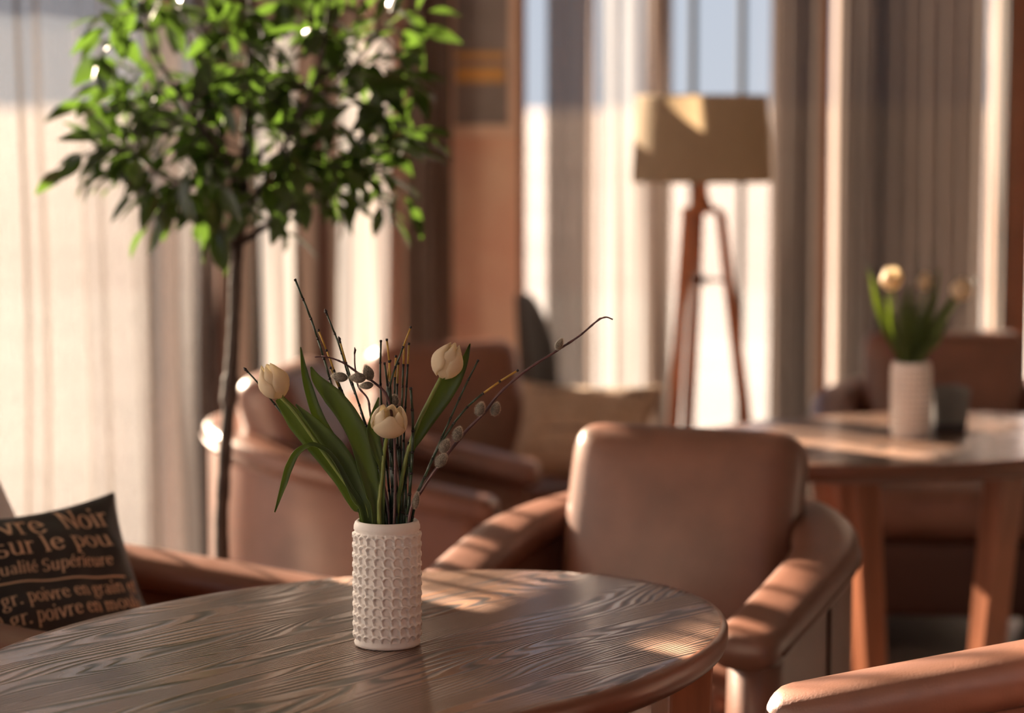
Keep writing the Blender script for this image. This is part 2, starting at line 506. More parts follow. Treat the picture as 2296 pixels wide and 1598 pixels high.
def lwc(px0, px1, off=.12):
    a, b_ = lw(t_px(px0), off), lw(t_px(px1), off)
    return (a.x, a.y), (b_.x, b_.y)
a_ = lw(T_SOLID + .010, .10); b_ = lw(t_px(402), .12)
curtain((a_.x, a_.y), (b_.x, b_.y), 8, .024, M['wide'], 'wide sheer curtain coloured as sunlit cream across the left window behind the little tree', fold=.30, seed=3)
a_ = lw(-1.6, .10); b_ = lw(.105, .10)
curtain((a_.x, a_.y), (b_.x, b_.y), 22, .04, M['dense'], 'long added diffusing curtain, out of view, along the left window beside the front table', fold=.12, seed=23)
a, b_ = lwc(396, 459, .15); curtain(a, b_, 2.2, .03, M['dark'], 'narrow drape coloured as deep shaded brown hanging just left of the tree trunk', seed=5, taper=.03)
a, b_ = lwc(528, 596, .12); curtain(a, b_, 2, .03, M['sheer'], 'sheer strip coloured as sunlit cream just right of the tree trunk', seed=7, fold=.2)
a, b_ = lwc(588, 662, .15); curtain(a, b_, 2.5, .028, M['dark'], 'drape strip coloured as shaded brown between the two pale strips right of the tree trunk', seed=8)
a, b_ = lwc(676, 812, .10); curtain(a, b_, 3.5, .03, M['sheer'], 'sheer curtain coloured as sunlit cream beside the pillar, behind the tree crown', seed=9, fold=.0)
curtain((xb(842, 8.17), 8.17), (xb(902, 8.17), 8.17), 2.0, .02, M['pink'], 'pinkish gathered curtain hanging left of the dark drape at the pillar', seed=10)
curtain((xb(908, 8.14), 8.14), (xb(1013, 8.14), 8.14), 4.0, .028, M['drape'], 'drape coloured as shaded brown hanging against the tan pillar, left of the picture', seed=11)
YC = YB - .12
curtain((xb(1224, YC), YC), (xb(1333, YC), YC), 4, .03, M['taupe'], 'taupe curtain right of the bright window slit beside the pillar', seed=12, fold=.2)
curtain((xb(1340, YC), YC), (xb(1446, YC), YC), 2.6, .028, M['sheer'], 'bright sheer curtain coloured as sunlit cream just left of the floor lamp', seed=13, fold=.15)
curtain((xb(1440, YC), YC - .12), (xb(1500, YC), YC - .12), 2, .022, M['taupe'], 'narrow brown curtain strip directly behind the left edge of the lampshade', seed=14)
curtain((xb(1722, YC), YC - .03), (xb(1834, YC), YC - .03), 4, .035, M['drape'], 'drape coloured as shaded brown just right of the floor lamp', seed=15)
curtain((xb(1866, YC), YC), (xb(2202, YC), YC), 9, .045, M['drape'], 'wide pleated drape coloured as shaded brown behind the far table vase', seed=16)
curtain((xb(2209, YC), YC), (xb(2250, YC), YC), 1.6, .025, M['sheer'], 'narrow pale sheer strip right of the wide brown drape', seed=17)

# ------------------------------------------------------------------ picture on the pillar
pf = empty('wall_picture', (xb(1085, 8.28), 8.28, 0), 0, 'tall framed picture with an ochre band hanging on the tan pillar', 'picture')
x0, x1 = xb(1004, 8.28) - pf.location.x, xb(1158, 8.28) - pf.location.x
zb = P(1085, 300, 8.28).z; zt = 2.2
def frame_bar(mb, a, b_, c, d): mb.add(*box2(a, b_, -.035, .015, c, d))
m = MB()
frame_bar(m, x0, x1, zb - .012, zb + .03); frame_bar(m, x0, x1, zt, zt + .04); frame_bar(m, x0, x0 + .025, zb + .03, zt); frame_bar(m, x1 - .025, x1, zb + .03, zt)
m.build('picture_frame', M['mount'], pf, False)
m = MB(); m.add(*box2(x0 + .02, x1 - .02, -.012, .012, zb + .02, zt + .01)); m.build('canvas', M['picture'], pf, False)
for (ya, yb) in ((185, 150), (133, 118)):
    m = MB(); m.add(*box2(x0 + .03, x1 - .04, -.017, -.010, P(0, ya, 8.28).z, P(0, yb, 8.28).z)); m.build('ochre_band', M['ochre'], pf, False)

# ------------------------------------------------------------------ armchairs
def rim_z(y):
    u = min(1, max(0, (y + .37) / .72)); return .59 + .15 * u
def u_path(n=26):
    """plan of the horseshoe shell, from the right-hand front end round the back"""
    pts = []
    for i in range(9):
        y = -.37 + .37 * i / 8
        pts.append((.335 - .012 * (1 - i / 8) ** 2, y))
    for i in range(1, n):
        t = math.pi * i / n
        pts.append((.335 * math.cos(t), .34 * math.sin(t)))
    for i in range(9):
        y = -.37 * i / 8
        pts.append((-(.335 - .012 * (i / 8) ** 2), y))
    return [Vector(p) for p in pts]
def sweep_u(prof, endround=0.0, y_scale=1.0):
    """prof(y) -> list of (n, z) offsets; swept round the horseshoe"""
    pts = u_path(); n = len(pts)
    if endround:
        first, last = pts[0], pts[-1]
        ex = [(.0, -.040), (.5, -.036), (.78, -.026), (.93, -.013)]
        pts = [first + Vector((0, d)) for _, d in ex] + pts + [last + Vector((0, d)) for _, d in reversed(ex)]
        sc_ = [max(.25, s) for s, _ in ex] + [1.0] * n + [max(.25, s) for s, _ in reversed(ex)]
        n = len(pts)
    else:
        sc_ = [1.0] * n
    vs, fs = [], []
    k = None
    for i in range(n):
        d = (pts[min(i + 1, n - 1)] - pts[max(i - 1, 0)]).normalized()
        nn = Vector((d.y, -d.x))
        pr = prof(pts[i].y, sc_[i]); k = len(pr)
        for (o, z) in pr:
            q = pts[i] + nn * o
            vs.append((q.x, q.y, z))
    for i in range(n - 1):
        for j in range(k):
            j2 = (j + 1) % k
            fs.append((i * k + j, (i + 1) * k + j, (i + 1) * k + j2, i * k + j2))
    fs.append(tuple(range(k))); fs.append(tuple((n - 1) * k + j for j in range(k - 1, -1, -1)))
    return vs, fs
def rr_prof(w, h, zc, s=1.0, n=18, p=3.2):
    out = []
    for i in range(n):
        a = 2 * math.pi * i / n
        ca, sa = math.cos(a), math.sin(a)
        out.append((w * s * math.copysign(abs(ca) ** (2 / p), ca), zc + h * s * math.copysign(abs(sa) ** (2 / p), sa)))
    return out

def make_armchair(label):
    root = empty('armchair', (0, 0, 0), 0, label, 'armchair', 'brown leather tub armchairs')
    m = MB(); m.add(*sweep_u(lambda y, s: [(-.042, .09), (.046, .09), (.052, .13), (.052, rim_z(y) - .05), (.040, rim_z(y) - .03), (-.040, rim_z(y) - .03), (-.046, .3)]))
    sh = m.build('shell', M['leather'], root)
    for sx_ in (-1, 1):                       # upright seams on the outside of the shell
        m = MB()
        for yy in (-.10,):
            m.add(*tube([(sx_ * .389, yy, .10), (sx_ * .389, yy, rim_z(yy) - .05)], .004, 6))
        m.build('seam', M['seam_base_shade'], sh)
    m = MB(); m.add(*sweep_u(lambda y, s: rr_prof(.066, .036, rim_z(y) - .034 - .012 * (1 - s), .55 + .45 * s), 1))
    rim = m.build('arm_pad', M['leather'], root)
    m = MB(); m.add(*sweep_u(lambda y, s: [(.066 + .004 * math.cos(a * math.pi / 3), rim_z(y) - .040 + .004 * math.sin(a * math.pi / 3)) for a in range(6)]))
    m.build('piping', M['leather'], rim)
    m = MB(); m.add(*rbox((.285, .30, .11), .02, 8, mat=Matrix.Translation((0, -.05, .20)))); m.build('seat_base', M['seam_base_shade'], root)  # dark colour stands in for the shaded recess under the seat
    m = MB(); m.add(*rbox((.278, .30, .075), .05, 12, (0, 0, .02), Matrix.Translation((0, -.062, .388)))); m.build('seat_cushion', M['leather'], root)
    T = Matrix.Translation((0, .155, .645)) @ Matrix.Rotation(R(-17), 4, 'X')
    m = MB(); m.add(*rbox((.245, .072, .228), .058, 14, (0, .020, 0), T)); bc = m.build('back_cushion', M['leather'], root)
    for x in (-.27, .27):
        for y in (-.30, .24):
            m = MB(); m.add(*lathe([(.0, 0), (.018, 0), (.026, .095), (.0, .095)], 10, c=(x, y, 0))); m.build('leg', M['cherry'], root)
    return root
A = make_armchair('empty brown leather armchair facing the front table, its tall back cushion seen square on')
def chair_at(loc, rz, label, sy=1.0, sz=1.0):
    c = copy_tree(A); c.location = (loc[0], loc[1], 0); c.rotation_euler = (0, 0, R(rz)); c.scale = (1, sy, sz); c['label'] = label
    return c
chair_at((-.385, 6.17), 80, 'brown leather armchair behind the flower vase, turned to show the smooth outside of its arm')
chair_at((-.12, 7.20), 28, 'brown leather armchair by the pillar, holding the tan linen cushion', 1.0, .95)
chair_at((1.285, 7.1), -7, 'dark brown leather armchair at the far side of the second table')
c_ = chair_at((-.795, 4.25), 92, 'brown leather armchair by the left window, holding the black printed cushion', 1.15)
c_.scale = (1.30, 1.20, .99)
chair_at((.675, 2.93), -105, 'brown leather armchair nearest the camera, only its orange lit arm showing', 1.0, 1.165)
A.location = (.277, 4.681, 0); A.rotation_euler = (0, 0, R(-24.4))

# ------------------------------------------------------------------ tables
def make_table(label, loc, rz, legs):
    root = empty('oval_table', loc, rz, label, 'table')
    a, b_ = .678, .467
    vs, fs = [], []
    seg = 160
    prof = [(-.030, 0), (-.012, -.001), (-.004, -.004), (0, -.010), (0, -.026), (-.004, -.036), (-.014, -.044), (-.030, -.046)]
    for (d, z) in prof:
        for k in range(seg):
            t = 2 * math.pi * k / seg
            vs.append(((a + d) * math.cos(t), (b_ + d) * math.sin(t), .72 + z))
    for i in range(len(prof) - 1):
        for k in range(seg):
            k2 = (k + 1) % seg
            fs.append((i * seg + k, (i + 1) * seg + k, (i + 1) * seg + k2, i * seg + k2))
    fs.append(tuple(range(seg))); L_ = (len(prof) - 1) * seg
    fs.append(tuple(L_ + k for k in range(seg - 1, -1, -1)))
    m = MB(); m.add(vs, fs)
    m.m = [1 if seg <= i < (len(prof) - 1) * seg or i > (len(prof) - 1) * seg else 0 for i in range(len(m.f))]
    o = m.build('tabletop', [M['top'], M['edge']], root)
    for p in o.data.polygons:
        if len(p.vertices) > 4: p.use_smooth = False
    for (x, y, bx, by, r) in legs:
        mb = MB(); v8 = []
        for (cx_, cy_, h, z) in ((bx, by, .029, 0), (x, y, .037, .676)):
            for (sx_, sy_) in ((-1, -1), (1, -1), (1, 1), (-1, 1)):
                q = Matrix.Rotation(r, 2) @ Vector((sx_ * h, sy_ * h))
                v8.append((cx_ + q.x, cy_ + q.y, z))
        mb.add(v8, [(3, 2, 1, 0), (4, 5, 6, 7), (0, 1, 5, 4), (1, 2, 6, 5), (2, 3, 7, 6), (3, 0, 4, 7)])
        lg = mb.build('leg', M['cherry'], root, False)
        bv = lg.modifiers.new('bevel', 'BEVEL'); bv.width = .006; bv.segments = 2
    return root
def to_local(px, py, cx_, cy_, rz):
    d = Matrix.Rotation(-rz, 2) @ Vector((px - cx_, py - cy_)); return d
T1 = (-.221, 3.478); RZ1 = R(52.9)
lg = []
for (wx, wy) in ((.262, 3.66), (-.02, 3.98), (-.46, 3.30), (-.62, 3.02)):
    pass
q = to_local(.258, 3.60, *T1, RZ1)
lg = [(q.x, q.y, q.x * .97, q.y * .97, R(20) - RZ1), (q.x, -q.y, q.x * .97, -q.y * .97, R(20) - RZ1), (-q.x, q.y, -q.x * .97, q.y * .97, R(20) - RZ1), (-q.x, -q.y, -q.x * .97, -q.y * .97, R(20) - RZ1)]
make_table('oval dark wood table in front, holding the sharp white vase', (T1[0], T1[1], 0), RZ1, lg)
T2 = (.979, 5.91); RZ2 = R(31)
lg2 = []
for (wx, wy, bx, by) in ((.835, 5.78, .885, 5.80), (1.165, 5.66, 1.115, 5.70), (.80, 6.10, .86, 6.07), (1.24, 6.02, 1.19, 5.99)):
    p_, b2 = to_local(wx, wy, *T2, RZ2), to_local(bx, by, *T2, RZ2)
    lg2.append((p_.x, p_.y, b2.x, b2.y, R(28) - RZ2))
make_table('oval wooden table at the back right, holding the blurred vase', (T2[0], T2[1], 0), RZ2, lg2)

# ------------------------------------------------------------------ vases
def knit_height(nu, nv):
    """one knitted stitch: an arched loop with two legs, periodic in u and v"""
    u, v = np.meshgrid((np.arange(nu) + .5) / nu, (np.arange(nv) + .5) / nv)
    h = np.zeros_like(u)
    def ridge(pts, wd, amp):
        nonlocal h
        for du in (-1, 0, 1):
            for dv in (-1, 0, 1):
                best = np.full(u.shape, 9.0)
                for (x0, y0), (x1, y1) in zip(pts[:-1], pts[1:]):
                    ax, ay, bx, by = x0 + du, y0 + dv, x1 + du, y1 + dv
                    L2 = (bx - ax) ** 2 + (by - ay) ** 2
                    t = np.clip(((u - ax) * (bx - ax) + (v - ay) * (by - ay)) / L2, 0, 1)
                    best = np.minimum(best, np.hypot(u - ax - t * (bx - ax), (v - ay - t * (by - ay)) * 1.05))
                h = np.maximum(h, amp * np.sqrt(np.clip(1 - (best / wd) ** 2, 0, 1)))
    ridge([(-.06, .44), (.10, .60), (.30, .72), (.62, .70), (.86, .56), (1.02, .40)], .17, 1.0)
    ridge([(.02, .46), (.02, .20), (.10, -.06), (.20, -.24)], .135, .70)
    return h
def make_vase(label, loc, rz):
    nc, nr, cu, cv = 22, 11, 14, 16
    tile = knit_height(cu, cv)
    seg = nc * cu
    Hh, Rr = .1835, .0485
    rows = []                         # (radius, z, height map row or None)
    for r, z in ((.0, .0), (.030, .0), (.044, .0), (.0475, .002), (.0485, .006)): rows.append((r, z, None))
    z0, z1 = .010, .168
    for j in range(nr * cv):
        fade = min(1, j / 4, (nr * cv - 1 - j) / 3)
        rows.append((Rr - .0012, z0 + (z1 - z0) * j / (nr * cv - 1), (j, fade)))
    for r, z in ((.0482, .171), (.0480, .176), (.0462, .1810), (.0435, .1835), (.0405, .1828), (.0390, .178), (.0385, .10), (.038, .02), (.0, .02)): rows.append((r, z, None))
    vs, fs = [], []
    ang = np.arange(seg) * 2 * np.pi / seg
    for (r, z, hm) in rows:
        rad = np.full(seg, r)
        if hm is not None:
            j, fade = hm
            row = np.tile(tile[j % cv], nc)
            row = np.roll(row, int(j / cv * 0.6))
            rad = rad - .0012 + .0046 * row * fade
        for a, q in zip(ang, rad): vs.append((q * math.cos(a), q * math.sin(a), z))
    for i in range(len(rows) - 1):
        for k in range(seg):
            k2 = (k + 1) % seg
            fs.append((i * seg + k, i * seg + k2, (i + 1) * seg + k2, (i + 1) * seg + k))
    m = MB(); m.add(vs, fs)
    o = m.build('vase', M['stone'])
    o.location = loc; o.rotation_euler = (0, 0, rz)
    return tag(o, label, 'vase', 'white knit textured vases')
V1 = Vector((-.1812, 3.465, .7203)); V2 = Vector((.979, 5.90, .7203))
vase = make_vase('white vase with knitted relief on the front table, in sharp focus', V1, .3)
v2 = vase.copy(); COL.objects.link(v2); v2.location = V2; v2.rotation_euler = (0, 0, 1.1)
v2['label'] = 'white vase with knitted relief on the far table, out of focus'

# ------------------------------------------------------------------ flowers
def blade_mesh(pts, wid, fold=.25, n=7, seg=6):
    """long leaf along pts (world) with half-folded cross-section; wid in metres"""
    c = catmull(pts, n); k = len(c); ww = resamp(wid, k)
    vs, fs = [], []
    for i in range(k):
        d = (c[min(i + 1, k - 1)] - c[max(i - 1, 0)]).normalized()
        view = Vector((0.25, -1, .1))
        s = d.cross(view); s.normalize()
        nn = s.cross(d).normalized()
        if nn.y > 0: nn = -nn
        for j in range(seg + 1):
            x = -1 + 2 * j / seg
            vs.append(c[i] + s * (x * ww[i] / 2) + nn * (-fold * ww[i] * (1 - x * x) - .0006 * math.cos(x * 9)))
    for i in range(k - 1):
        for j in range(seg):
            a = i * (seg + 1) + j
            fs.append((a, a + 1, a + seg + 2, a + seg + 1))
    return vs, fs

def petal_mesh(Ln, Wd, base_r, ang, open_=0.0, n=10, seg=8, tip=0.0, rscale=1.0):
    """one cupped petal of a tulip that stands on the origin and points to +z"""
    vs, fs = [], []
    for i in range(n + 1):
        t = i / n
        prof = max(.12, math.sin(math.pi * (.06 + .86 * t ** .92))) ** .62 if t < .45 else (1 - .62 * ((t - .45) / .55) ** 2.0)
        r = base_r * prof * rscale + open_ * t * t * Ln
        half = Wd * (.35 + .65 * min(1, t / .3)) * (1 - .30 * max(0, (t - .6) / .4) ** 2)
        for j in range(seg + 1):
            x = -1 + 2 * j / seg
            a = ang + x * half
            rr = r * (1 + .05 * x * x)
            z = Ln * (t - (.34 * abs(x) ** 2.4) * max(0, (t - .25) / .75) ** 1.6)
            vs.append((rr * math.cos(a), rr * math.sin(a), z))
    for i in range(n):
        for j in range(seg):
            a = i * (seg + 1) + j
            fs.append((a, a + 1, a + seg + 2, a + seg + 1))
    return vs, fs

def orient(base, axis, roll=0.0):
    q = axis.normalized().to_track_quat('Z', 'Y').to_matrix().to_4x4()
    return Matrix.Translation(base) @ q @ Matrix.Rotation(roll, 4, 'Z')

def make_tulip(label, base, axis, Ln, rad, stem_pts, leaves, open_=0.0, roll=0.0, group='white tulips', inner_stamen=False, stem_r=.0031):
    foot = Vector(stem_pts[-1])
    root = empty('tulip', foot, 0, label, 'tulip', group)
    inv = Matrix.Translation(-foot)
    Tm = inv @ orient(base, axis, roll)
    for k in range(6):
        outer = k % 2 == 0
        pm = MB()
        vs, fs = petal_mesh(Ln * (1.0 if outer else .96) * (1 + .05 * math.sin(k * 2.7)), .98 if outer else .92, rad, k * math.pi / 3 + .1 * math.sin(k * 5), open_ * (1.0 if outer else .6), rscale=1.0 if outer else .88)
        pm.add([Tm @ Vector(v) for v in vs], fs)
        o = pm.build('petal', M['petal'], root)
        sd = o.modifiers.new('thickness', 'SOLIDIFY'); sd.thickness = .0006
    if inner_stamen:
        pm = MB(); pm.add([Tm @ Vector(v) for v in lathe([(.0, 0), (.003, .0), (.0035, .018), (.0, .021)], 10)[0]], lathe([(.0, 0), (.003, .0), (.0035, .018), (.0, .021)], 10)[1])
        pm.build('pistil', M['stem'], root)
    pts = catmull([p - foot for p in [Vector(base)] + [Vector(p) for p in stem_pts]], 6)
    pm = MB(); pm.add(*tube(pts, [stem_r * .85, stem_r, stem_r * 1.1], 10)); pm.build('stem', M['stem'], root)
    for (lp, lw_, fold) in leaves:
        pm = MB(); vs, fs = blade_mesh([Vector(p) - foot for p in lp], lw_, fold); pm.add(vs, fs)
        o = pm.build('leaf', M['blade'], root)
        sd = o.modifiers.new('thickness', 'SOLIDIFY'); sd.thickness = .0007
    return root

MPX = 3.465 / FPX                    # metres per photo pixel at the front vase
def tr(pts, y0, y1=None):
    """trace through photo points, running from depth y0 to y1"""
    y1 = y0 if y1 is None else y1
    n = len(pts)
    return [P(px, py, y0 + (y1 - y0) * i / max(1, n - 1)) for i, (px, py) in enumerate(pts)]
def px_w(ws): return [max(.0004, w_ * MPX) for w_ in ws]
def inside(x, y, z=.76): return Vector((V1.x + x, V1.y + y, z))

L1 = (tr([(625, 892), (672, 952), (721, 1008), (763, 1064), (800, 1130), (818, 1157)], 3.470, 3.462) + [inside(-.018, -.004)], px_w([20, 44, 48, 46, 38, 28, 24, 10]), .10)
L2 = (tr([(663, 906), (707, 952), (749, 1001), (781, 1050), (805, 1110), (826, 1159)], 3.452, 3.452) + [inside(-.012, -.012)], px_w([1, 26, 42, 44, 38, 32, 12]), .12)
L3 = (tr([(697, 822), (711, 851), (746, 889), (777, 928), (805, 980), (823, 1043), (837, 1103), (846, 1158)], 3.448, 3.446) + [inside(-.008, -.018)], px_w([2, 22, 42, 46, 46, 44, 36, 24, 10]), .14)
L4 = (tr([(674, 778), (682, 830), (692, 870), (708, 920), (730, 962), (762, 1008), (800, 1080), (834, 1158)], 3.49, 3.475) + [inside(-.008, .010)], px_w([1, 13, 20, 24, 22, 16, 14, 14, 8]), .2)
L5 = (tr([(616, 1148), (637, 1082), (648, 1047), (665, 1015), (690, 998), (711, 998), (746, 1022), (785, 1090), (815, 1158)], 3.425, 3.455) + [inside(-.020, -.008)], px_w([1, 14, 17, 14, 9, 8, 10, 12, 12, 8]), .15)
make_tulip('white tulip leaning left over the vase, with the broad dark leaves', P(629, 889, 3.462), P(595, 818, 3.45) - P(629, 889, 3.462), .053, .0228,
           tr([(662, 925), (705, 985), (752, 1050), (795, 1110), (826, 1157)], 3.462, 3.458) + [inside(-.010, 0)], [L1, L2, L3, L4, L5], 0.0, .5)
L6 = (tr([(849, 891), (841, 925), (836, 965), (844, 1005), (856, 1045), (857, 1100), (857, 1158)], 3.445, 3.45) + [inside(-.004, -.010)], px_w([1, 15, 27, 25, 14, 10, 9, 7]), .2)
make_tulip('open white tulip in the middle, low over the vase rim', P(868, 974, 3.448), Vector((.006, -.018, .034)), .046, .0245,
           tr([(862, 1010), (857, 1060), (852, 1110), (850, 1158)], 3.452, 3.448) + [inside(-.006, -.014)], [L6], .16, .2, inner_stamen=True)
L7 = (tr([(1054, 770), (1040, 812), (1016, 850), (990, 888), (961, 932), (938, 975), (920, 1012), (906, 1080), (894, 1158)], 3.49, 3.472) + [inside(.006, .006)], px_w([1, 18, 40, 46, 40, 26, 14, 9, 8, 6]), .12)
make_tulip('white tulip leaning right with a bright green leaf behind it', P(989, 845, 3.47), P(1020, 770, 3.465) - P(989, 845, 3.47), .053, .0235,
           tr([(965, 892), (935, 955), (915, 1010), (900, 1080), (890, 1157)], 3.466, 3.468) + [inside(.004, .002)], [L7], 0.0, .2)

def reed(label, pts, y0, y1, foot, r=.0019, tip=1, group=None, bud=False):
    c = catmull(tr(pts, y0, y1) + [foot], 5)
    base = c[-1].copy()
    c = [p - base for p in c][::-1]
    # cut into joints of about 3 cm
    Ltot = [0]
    for a, b_ in zip(c[:-1], c[1:]): Ltot.append(Ltot[-1] + (b_ - a).length)
    S = Ltot[-1]
    def at(s):
        for i in range(len(c) - 1):
            if Ltot[i + 1] >= s or i == len(c) - 2:
                t = (s - Ltot[i]) / max(1e-9, Ltot[i + 1] - Ltot[i]); return c[i].lerp(c[i + 1], min(1, max(0, t)))
    mb = MB(); nj = max(3, int(S / .030))
    for k in range(nj):
        s0, s1 = S * k / nj, S * (k + 1) / nj
        rr = r * (1 - .30 * (k / nj))
        mi = 1 if (nj - 1 - k) < tip else 0
        mb.add(*tube([at(s0), at((s0 + s1) / 2), at(s1 - .003)], rr, 8), mi)
        mb.add(*tube([at(s1 - .0035), at(s1 - .001), at(s1)], [rr * 1.1, rr * 1.35, rr * 1.05], 8), 2)
    if bud:
        d = (at(S) - at(S - .005)).normalized(); q = at(S)
        mb.add(*tube([q - d * .001, q + d * .003, q + d * .007], [rr, rr * 2, .0003], 8), 2)
    o = mb.build('horsetail_stem', [M['reed_green'], M['reed_yellow'], M['reed_node']], loc=base)
    return tag(o, label, 'horsetail stem', group)
F = inside
GR = 'horsetail stems in the front vase'
reed('tallest horsetail stem in the front vase, reaching far up to the left', [(661, 625), (700, 722), (730, 815), (750, 880), (800, 990), (860, 1158)], 3.50, 3.47, F(-.002, .004), .0021, 0, GR)
reed('bud tipped horsetail stem in front vase, second tallest on the left', [(732, 702), (760, 772), (782, 845), (812, 930), (868, 1158)], 3.50, 3.475, F(.0, .008), .0019, 0, GR, True)
reed('yellowish horsetail stem beside the tallest one, tip below its middle', [(713, 738), (738, 800), (768, 880), (815, 985), (866, 1158)], 3.485, 3.47, F(-.001, .002), .0019, 2, GR)
reed('horsetail stem with purple bud just right of the tall left ones', [(762, 764), (778, 820), (800, 890), (835, 1000), (872, 1158)], 3.478, 3.47, F(.002, .0), .0018, 1, GR, True)
reed('horsetail stem ending behind the pair of grey catkins on the left', [(740, 822), (770, 890), (806, 960), (840, 1050), (874, 1158)], 3.475, 3.465, F(.001, -.004), .0019, 1, GR)
reed('dark bud tipped stem poking out left behind the left tulip', [(553, 831), (585, 866), (650, 950), (740, 1060), (838, 1158)], 3.492, 3.475, F(-.014, .012), .0017, 0, GR, True)
MID = 'dark green horsetail stem in the upright cluster above the vase centre'
for (pts, y0, f, tip) in (
        ([(854, 762), (853, 860), (862, 1000), (876, 1158)], 3.475, F(.002, .006), 0),
        ([(867, 759), (874, 830), (880, 1000), (884, 1158)], 3.465, F(.005, .002), 2),
        ([(888, 796), (885, 860), (884, 1000), (888, 1158)], 3.480, F(.007, .008), 1),
        ([(875, 806), (868, 870), (874, 1000), (880, 1158)], 3.485, F(.004, .012), 1),
        ([(862, 812), (872, 890), (882, 1010), (893, 1158)], 3.472, F(.010, .0), 0),
        ([(906, 768), (903, 860), (898, 1000), (897, 1158)], 3.470, F(.012, .004), 1),
        ([(917, 768), (912, 860), (905, 1000), (902, 1158)], 3.478, F(.014, .010), 1),
        ([(893, 812), (890, 900), (893, 1020), (905, 1158)], 3.488, F(.015, .014), 1),
        ([(884, 990), (880, 1060), (878, 1158)], 3.476, F(.004, .016), 0),
        ([(905, 985), (908, 1060), (911, 1158)], 3.476, F(.018, .004), 0),
        ([(895, 1000), (896, 1060), (900, 1158)], 3.468, F(.013, -.002), 0),
        ([(913, 1010), (911, 1070), (907, 1158)], 3.484, F(.016, .010), 0),
        ([(873, 1000), (880, 1070), (889, 1158)], 3.482, F(.007, .012), 0),
        ([(889, 995), (886, 1060), (884, 1158)], 3.47, F(.006, .002), 0),
        ([(916, 990), (918, 1060), (917, 1158)], 3.466, F(.019, .000), 0)):
    reed(MID, pts, y0, y0, f, .0020, tip, GR)
reed('slanting horsetail stem crossing the middle cluster up to the right', [(922, 731), (897, 796), (876, 860), (872, 960), (890, 1158)], 3.462, 3.46, F(.008, -.006), .0018, 1, GR)
reed('thick dark stem just right of the open middle tulip', [(921, 868), (926, 960), (922, 1060), (914, 1158)], 3.452, 3.455, F(.018, -.008), .0027, 0, GR)
reed('horsetail stem leaning right with green tip, left of the yellow tipped one', [(1073, 806), (1040, 872), (992, 978), (955, 1062), (920, 1158)], 3.462, 3.462, F(.020, .0), .0020, 0, GR)
reed('horsetail stem leaning far right with yellow tip, beneath the long catkin branch', [(1163, 829), (1112, 861), (1050, 910), (1000, 975), (963, 1045), (925, 1158)], 3.455, 3.46, F(.022, -.004), .0021, 2, GR)

def catkin(parent, org, c, axis, Ln, rad, seed):
    rnd = random.Random(seed)
    mb = MB(); Tm = orient(c - axis.normalized() * Ln / 2 - org, axis)
    prof = [(rad * .90 * math.sin(math.pi * t) ** .62 * (1.08 - .25 * t), Ln * t) for t in np.linspace(0.001, .999, 12)]
    vs, fs = lathe(prof, 14); mb.add([Tm @ Vector(v) for v in vs], fs, 1)
    for _ in range(2200):
        t = rnd.random() ** .9; a = rnd.uniform(0, 2 * math.pi)
        r = rad * .90 * math.sin(math.pi * min(.995, max(.02, t))) ** .62 * (1.08 - .25 * t)
        p = Vector((r * math.cos(a), r * math.sin(a), Ln * t))
        nrm = Vector((math.cos(a), math.sin(a), (t - .45) * 1.6 + .35)).normalized()
        nrm = (nrm + Vector((rnd.gauss(0, .22), rnd.gauss(0, .22), rnd.gauss(.1, .22)))).normalized()
        tg = nrm.cross(Vector((0, 0, 1))).normalized() if abs(nrm.z) < .98 else Vector((1, 0, 0))
        l = rnd.uniform(.0014, .0030); hw = .00008
        q = [p - tg * hw, p + tg * hw, p + nrm * l + tg * hw * .3, p + nrm * l - tg * hw * .3]
        mb.add([Tm @ v for v in q], [(0, 1, 2, 3)], 0)
    return mb.build('catkin', [M['catkin'], M['catkin_core']], parent)

def willow(label, pts, y0, y1, foot, cats, r=(.0010, .0022), buds=()):
    root = empty('pussy_willow_branch', foot, 0, label, 'branch', 'pussy willow branches in the front vase')
    c = catmull(tr(pts, y0, y1) + [foot], 6)
    c = [p - Vector(foot) for p in c]
    rr = resamp([r[0], (r[0] + r[1]) / 2, r[1], r[1]], len(c))
    rr = [q * (1 + .22 * (1 if i % 7 == 0 else 0)) for i, q in enumerate(rr)]
    mb = MB(); mb.add(*tube(c, rr, 9))
    for (bx, by) in buds:
        p = P(bx, by, (y0 + y1) / 2) - Vector(foot)
        j = min(range(len(c)), key=lambda i: (c[i] - p).length)
        d = (c[max(0, j - 1)] - c[min(len(c) - 1, j + 1)]).normalized()
        mb.add(*tube([c[j], c[j] + d * .004 + Vector((.001, -.001, .001)), c[j] + d * .009], [.0014, .0018, .0004], 7))
    mb.build('twig', M['twig'], root)
    for i, (cx_, cy_, ax, ay, ln, wd, Y) in enumerate(cats):
        p = P(cx_, cy_, Y)
        axis = Vector((ax, -.15, -ay))
        catkin(root, Vector(foot), p, axis, ln * MPX, wd * MPX / 2, i + len(pts))
    return root
willow('long pussy willow branch reaching far right, tip bent over', [(1374, 716), (1358, 711), (1338, 720), (1300, 752), (1250, 785), (1180, 830), (1120, 882), (1086, 925), (1042, 970), (985, 1042), (945, 1100), (918, 1158)], 3.43, 3.452, F(.020, -.012),
       [(1076, 917, .35, -1, 33, 25, 3.43), (1111, 917, .3, -1, 32, 24, 3.445), (1026, 973, .35, -1, 35, 25, 3.43), (997, 1000, .55, -1, 34, 26, 3.43), (989, 1032, .8, -1, 36, 26, 3.425), (933, 1122, .15, -1, 40, 16, 3.44), (1254, 772, .5, -1, 27, 17, 3.432)],
       (.0009, .0024), [(1340, 720), (1300, 752), (1270, 772), (1180, 830), (1135, 868), (1010, 1010), (962, 1075)])
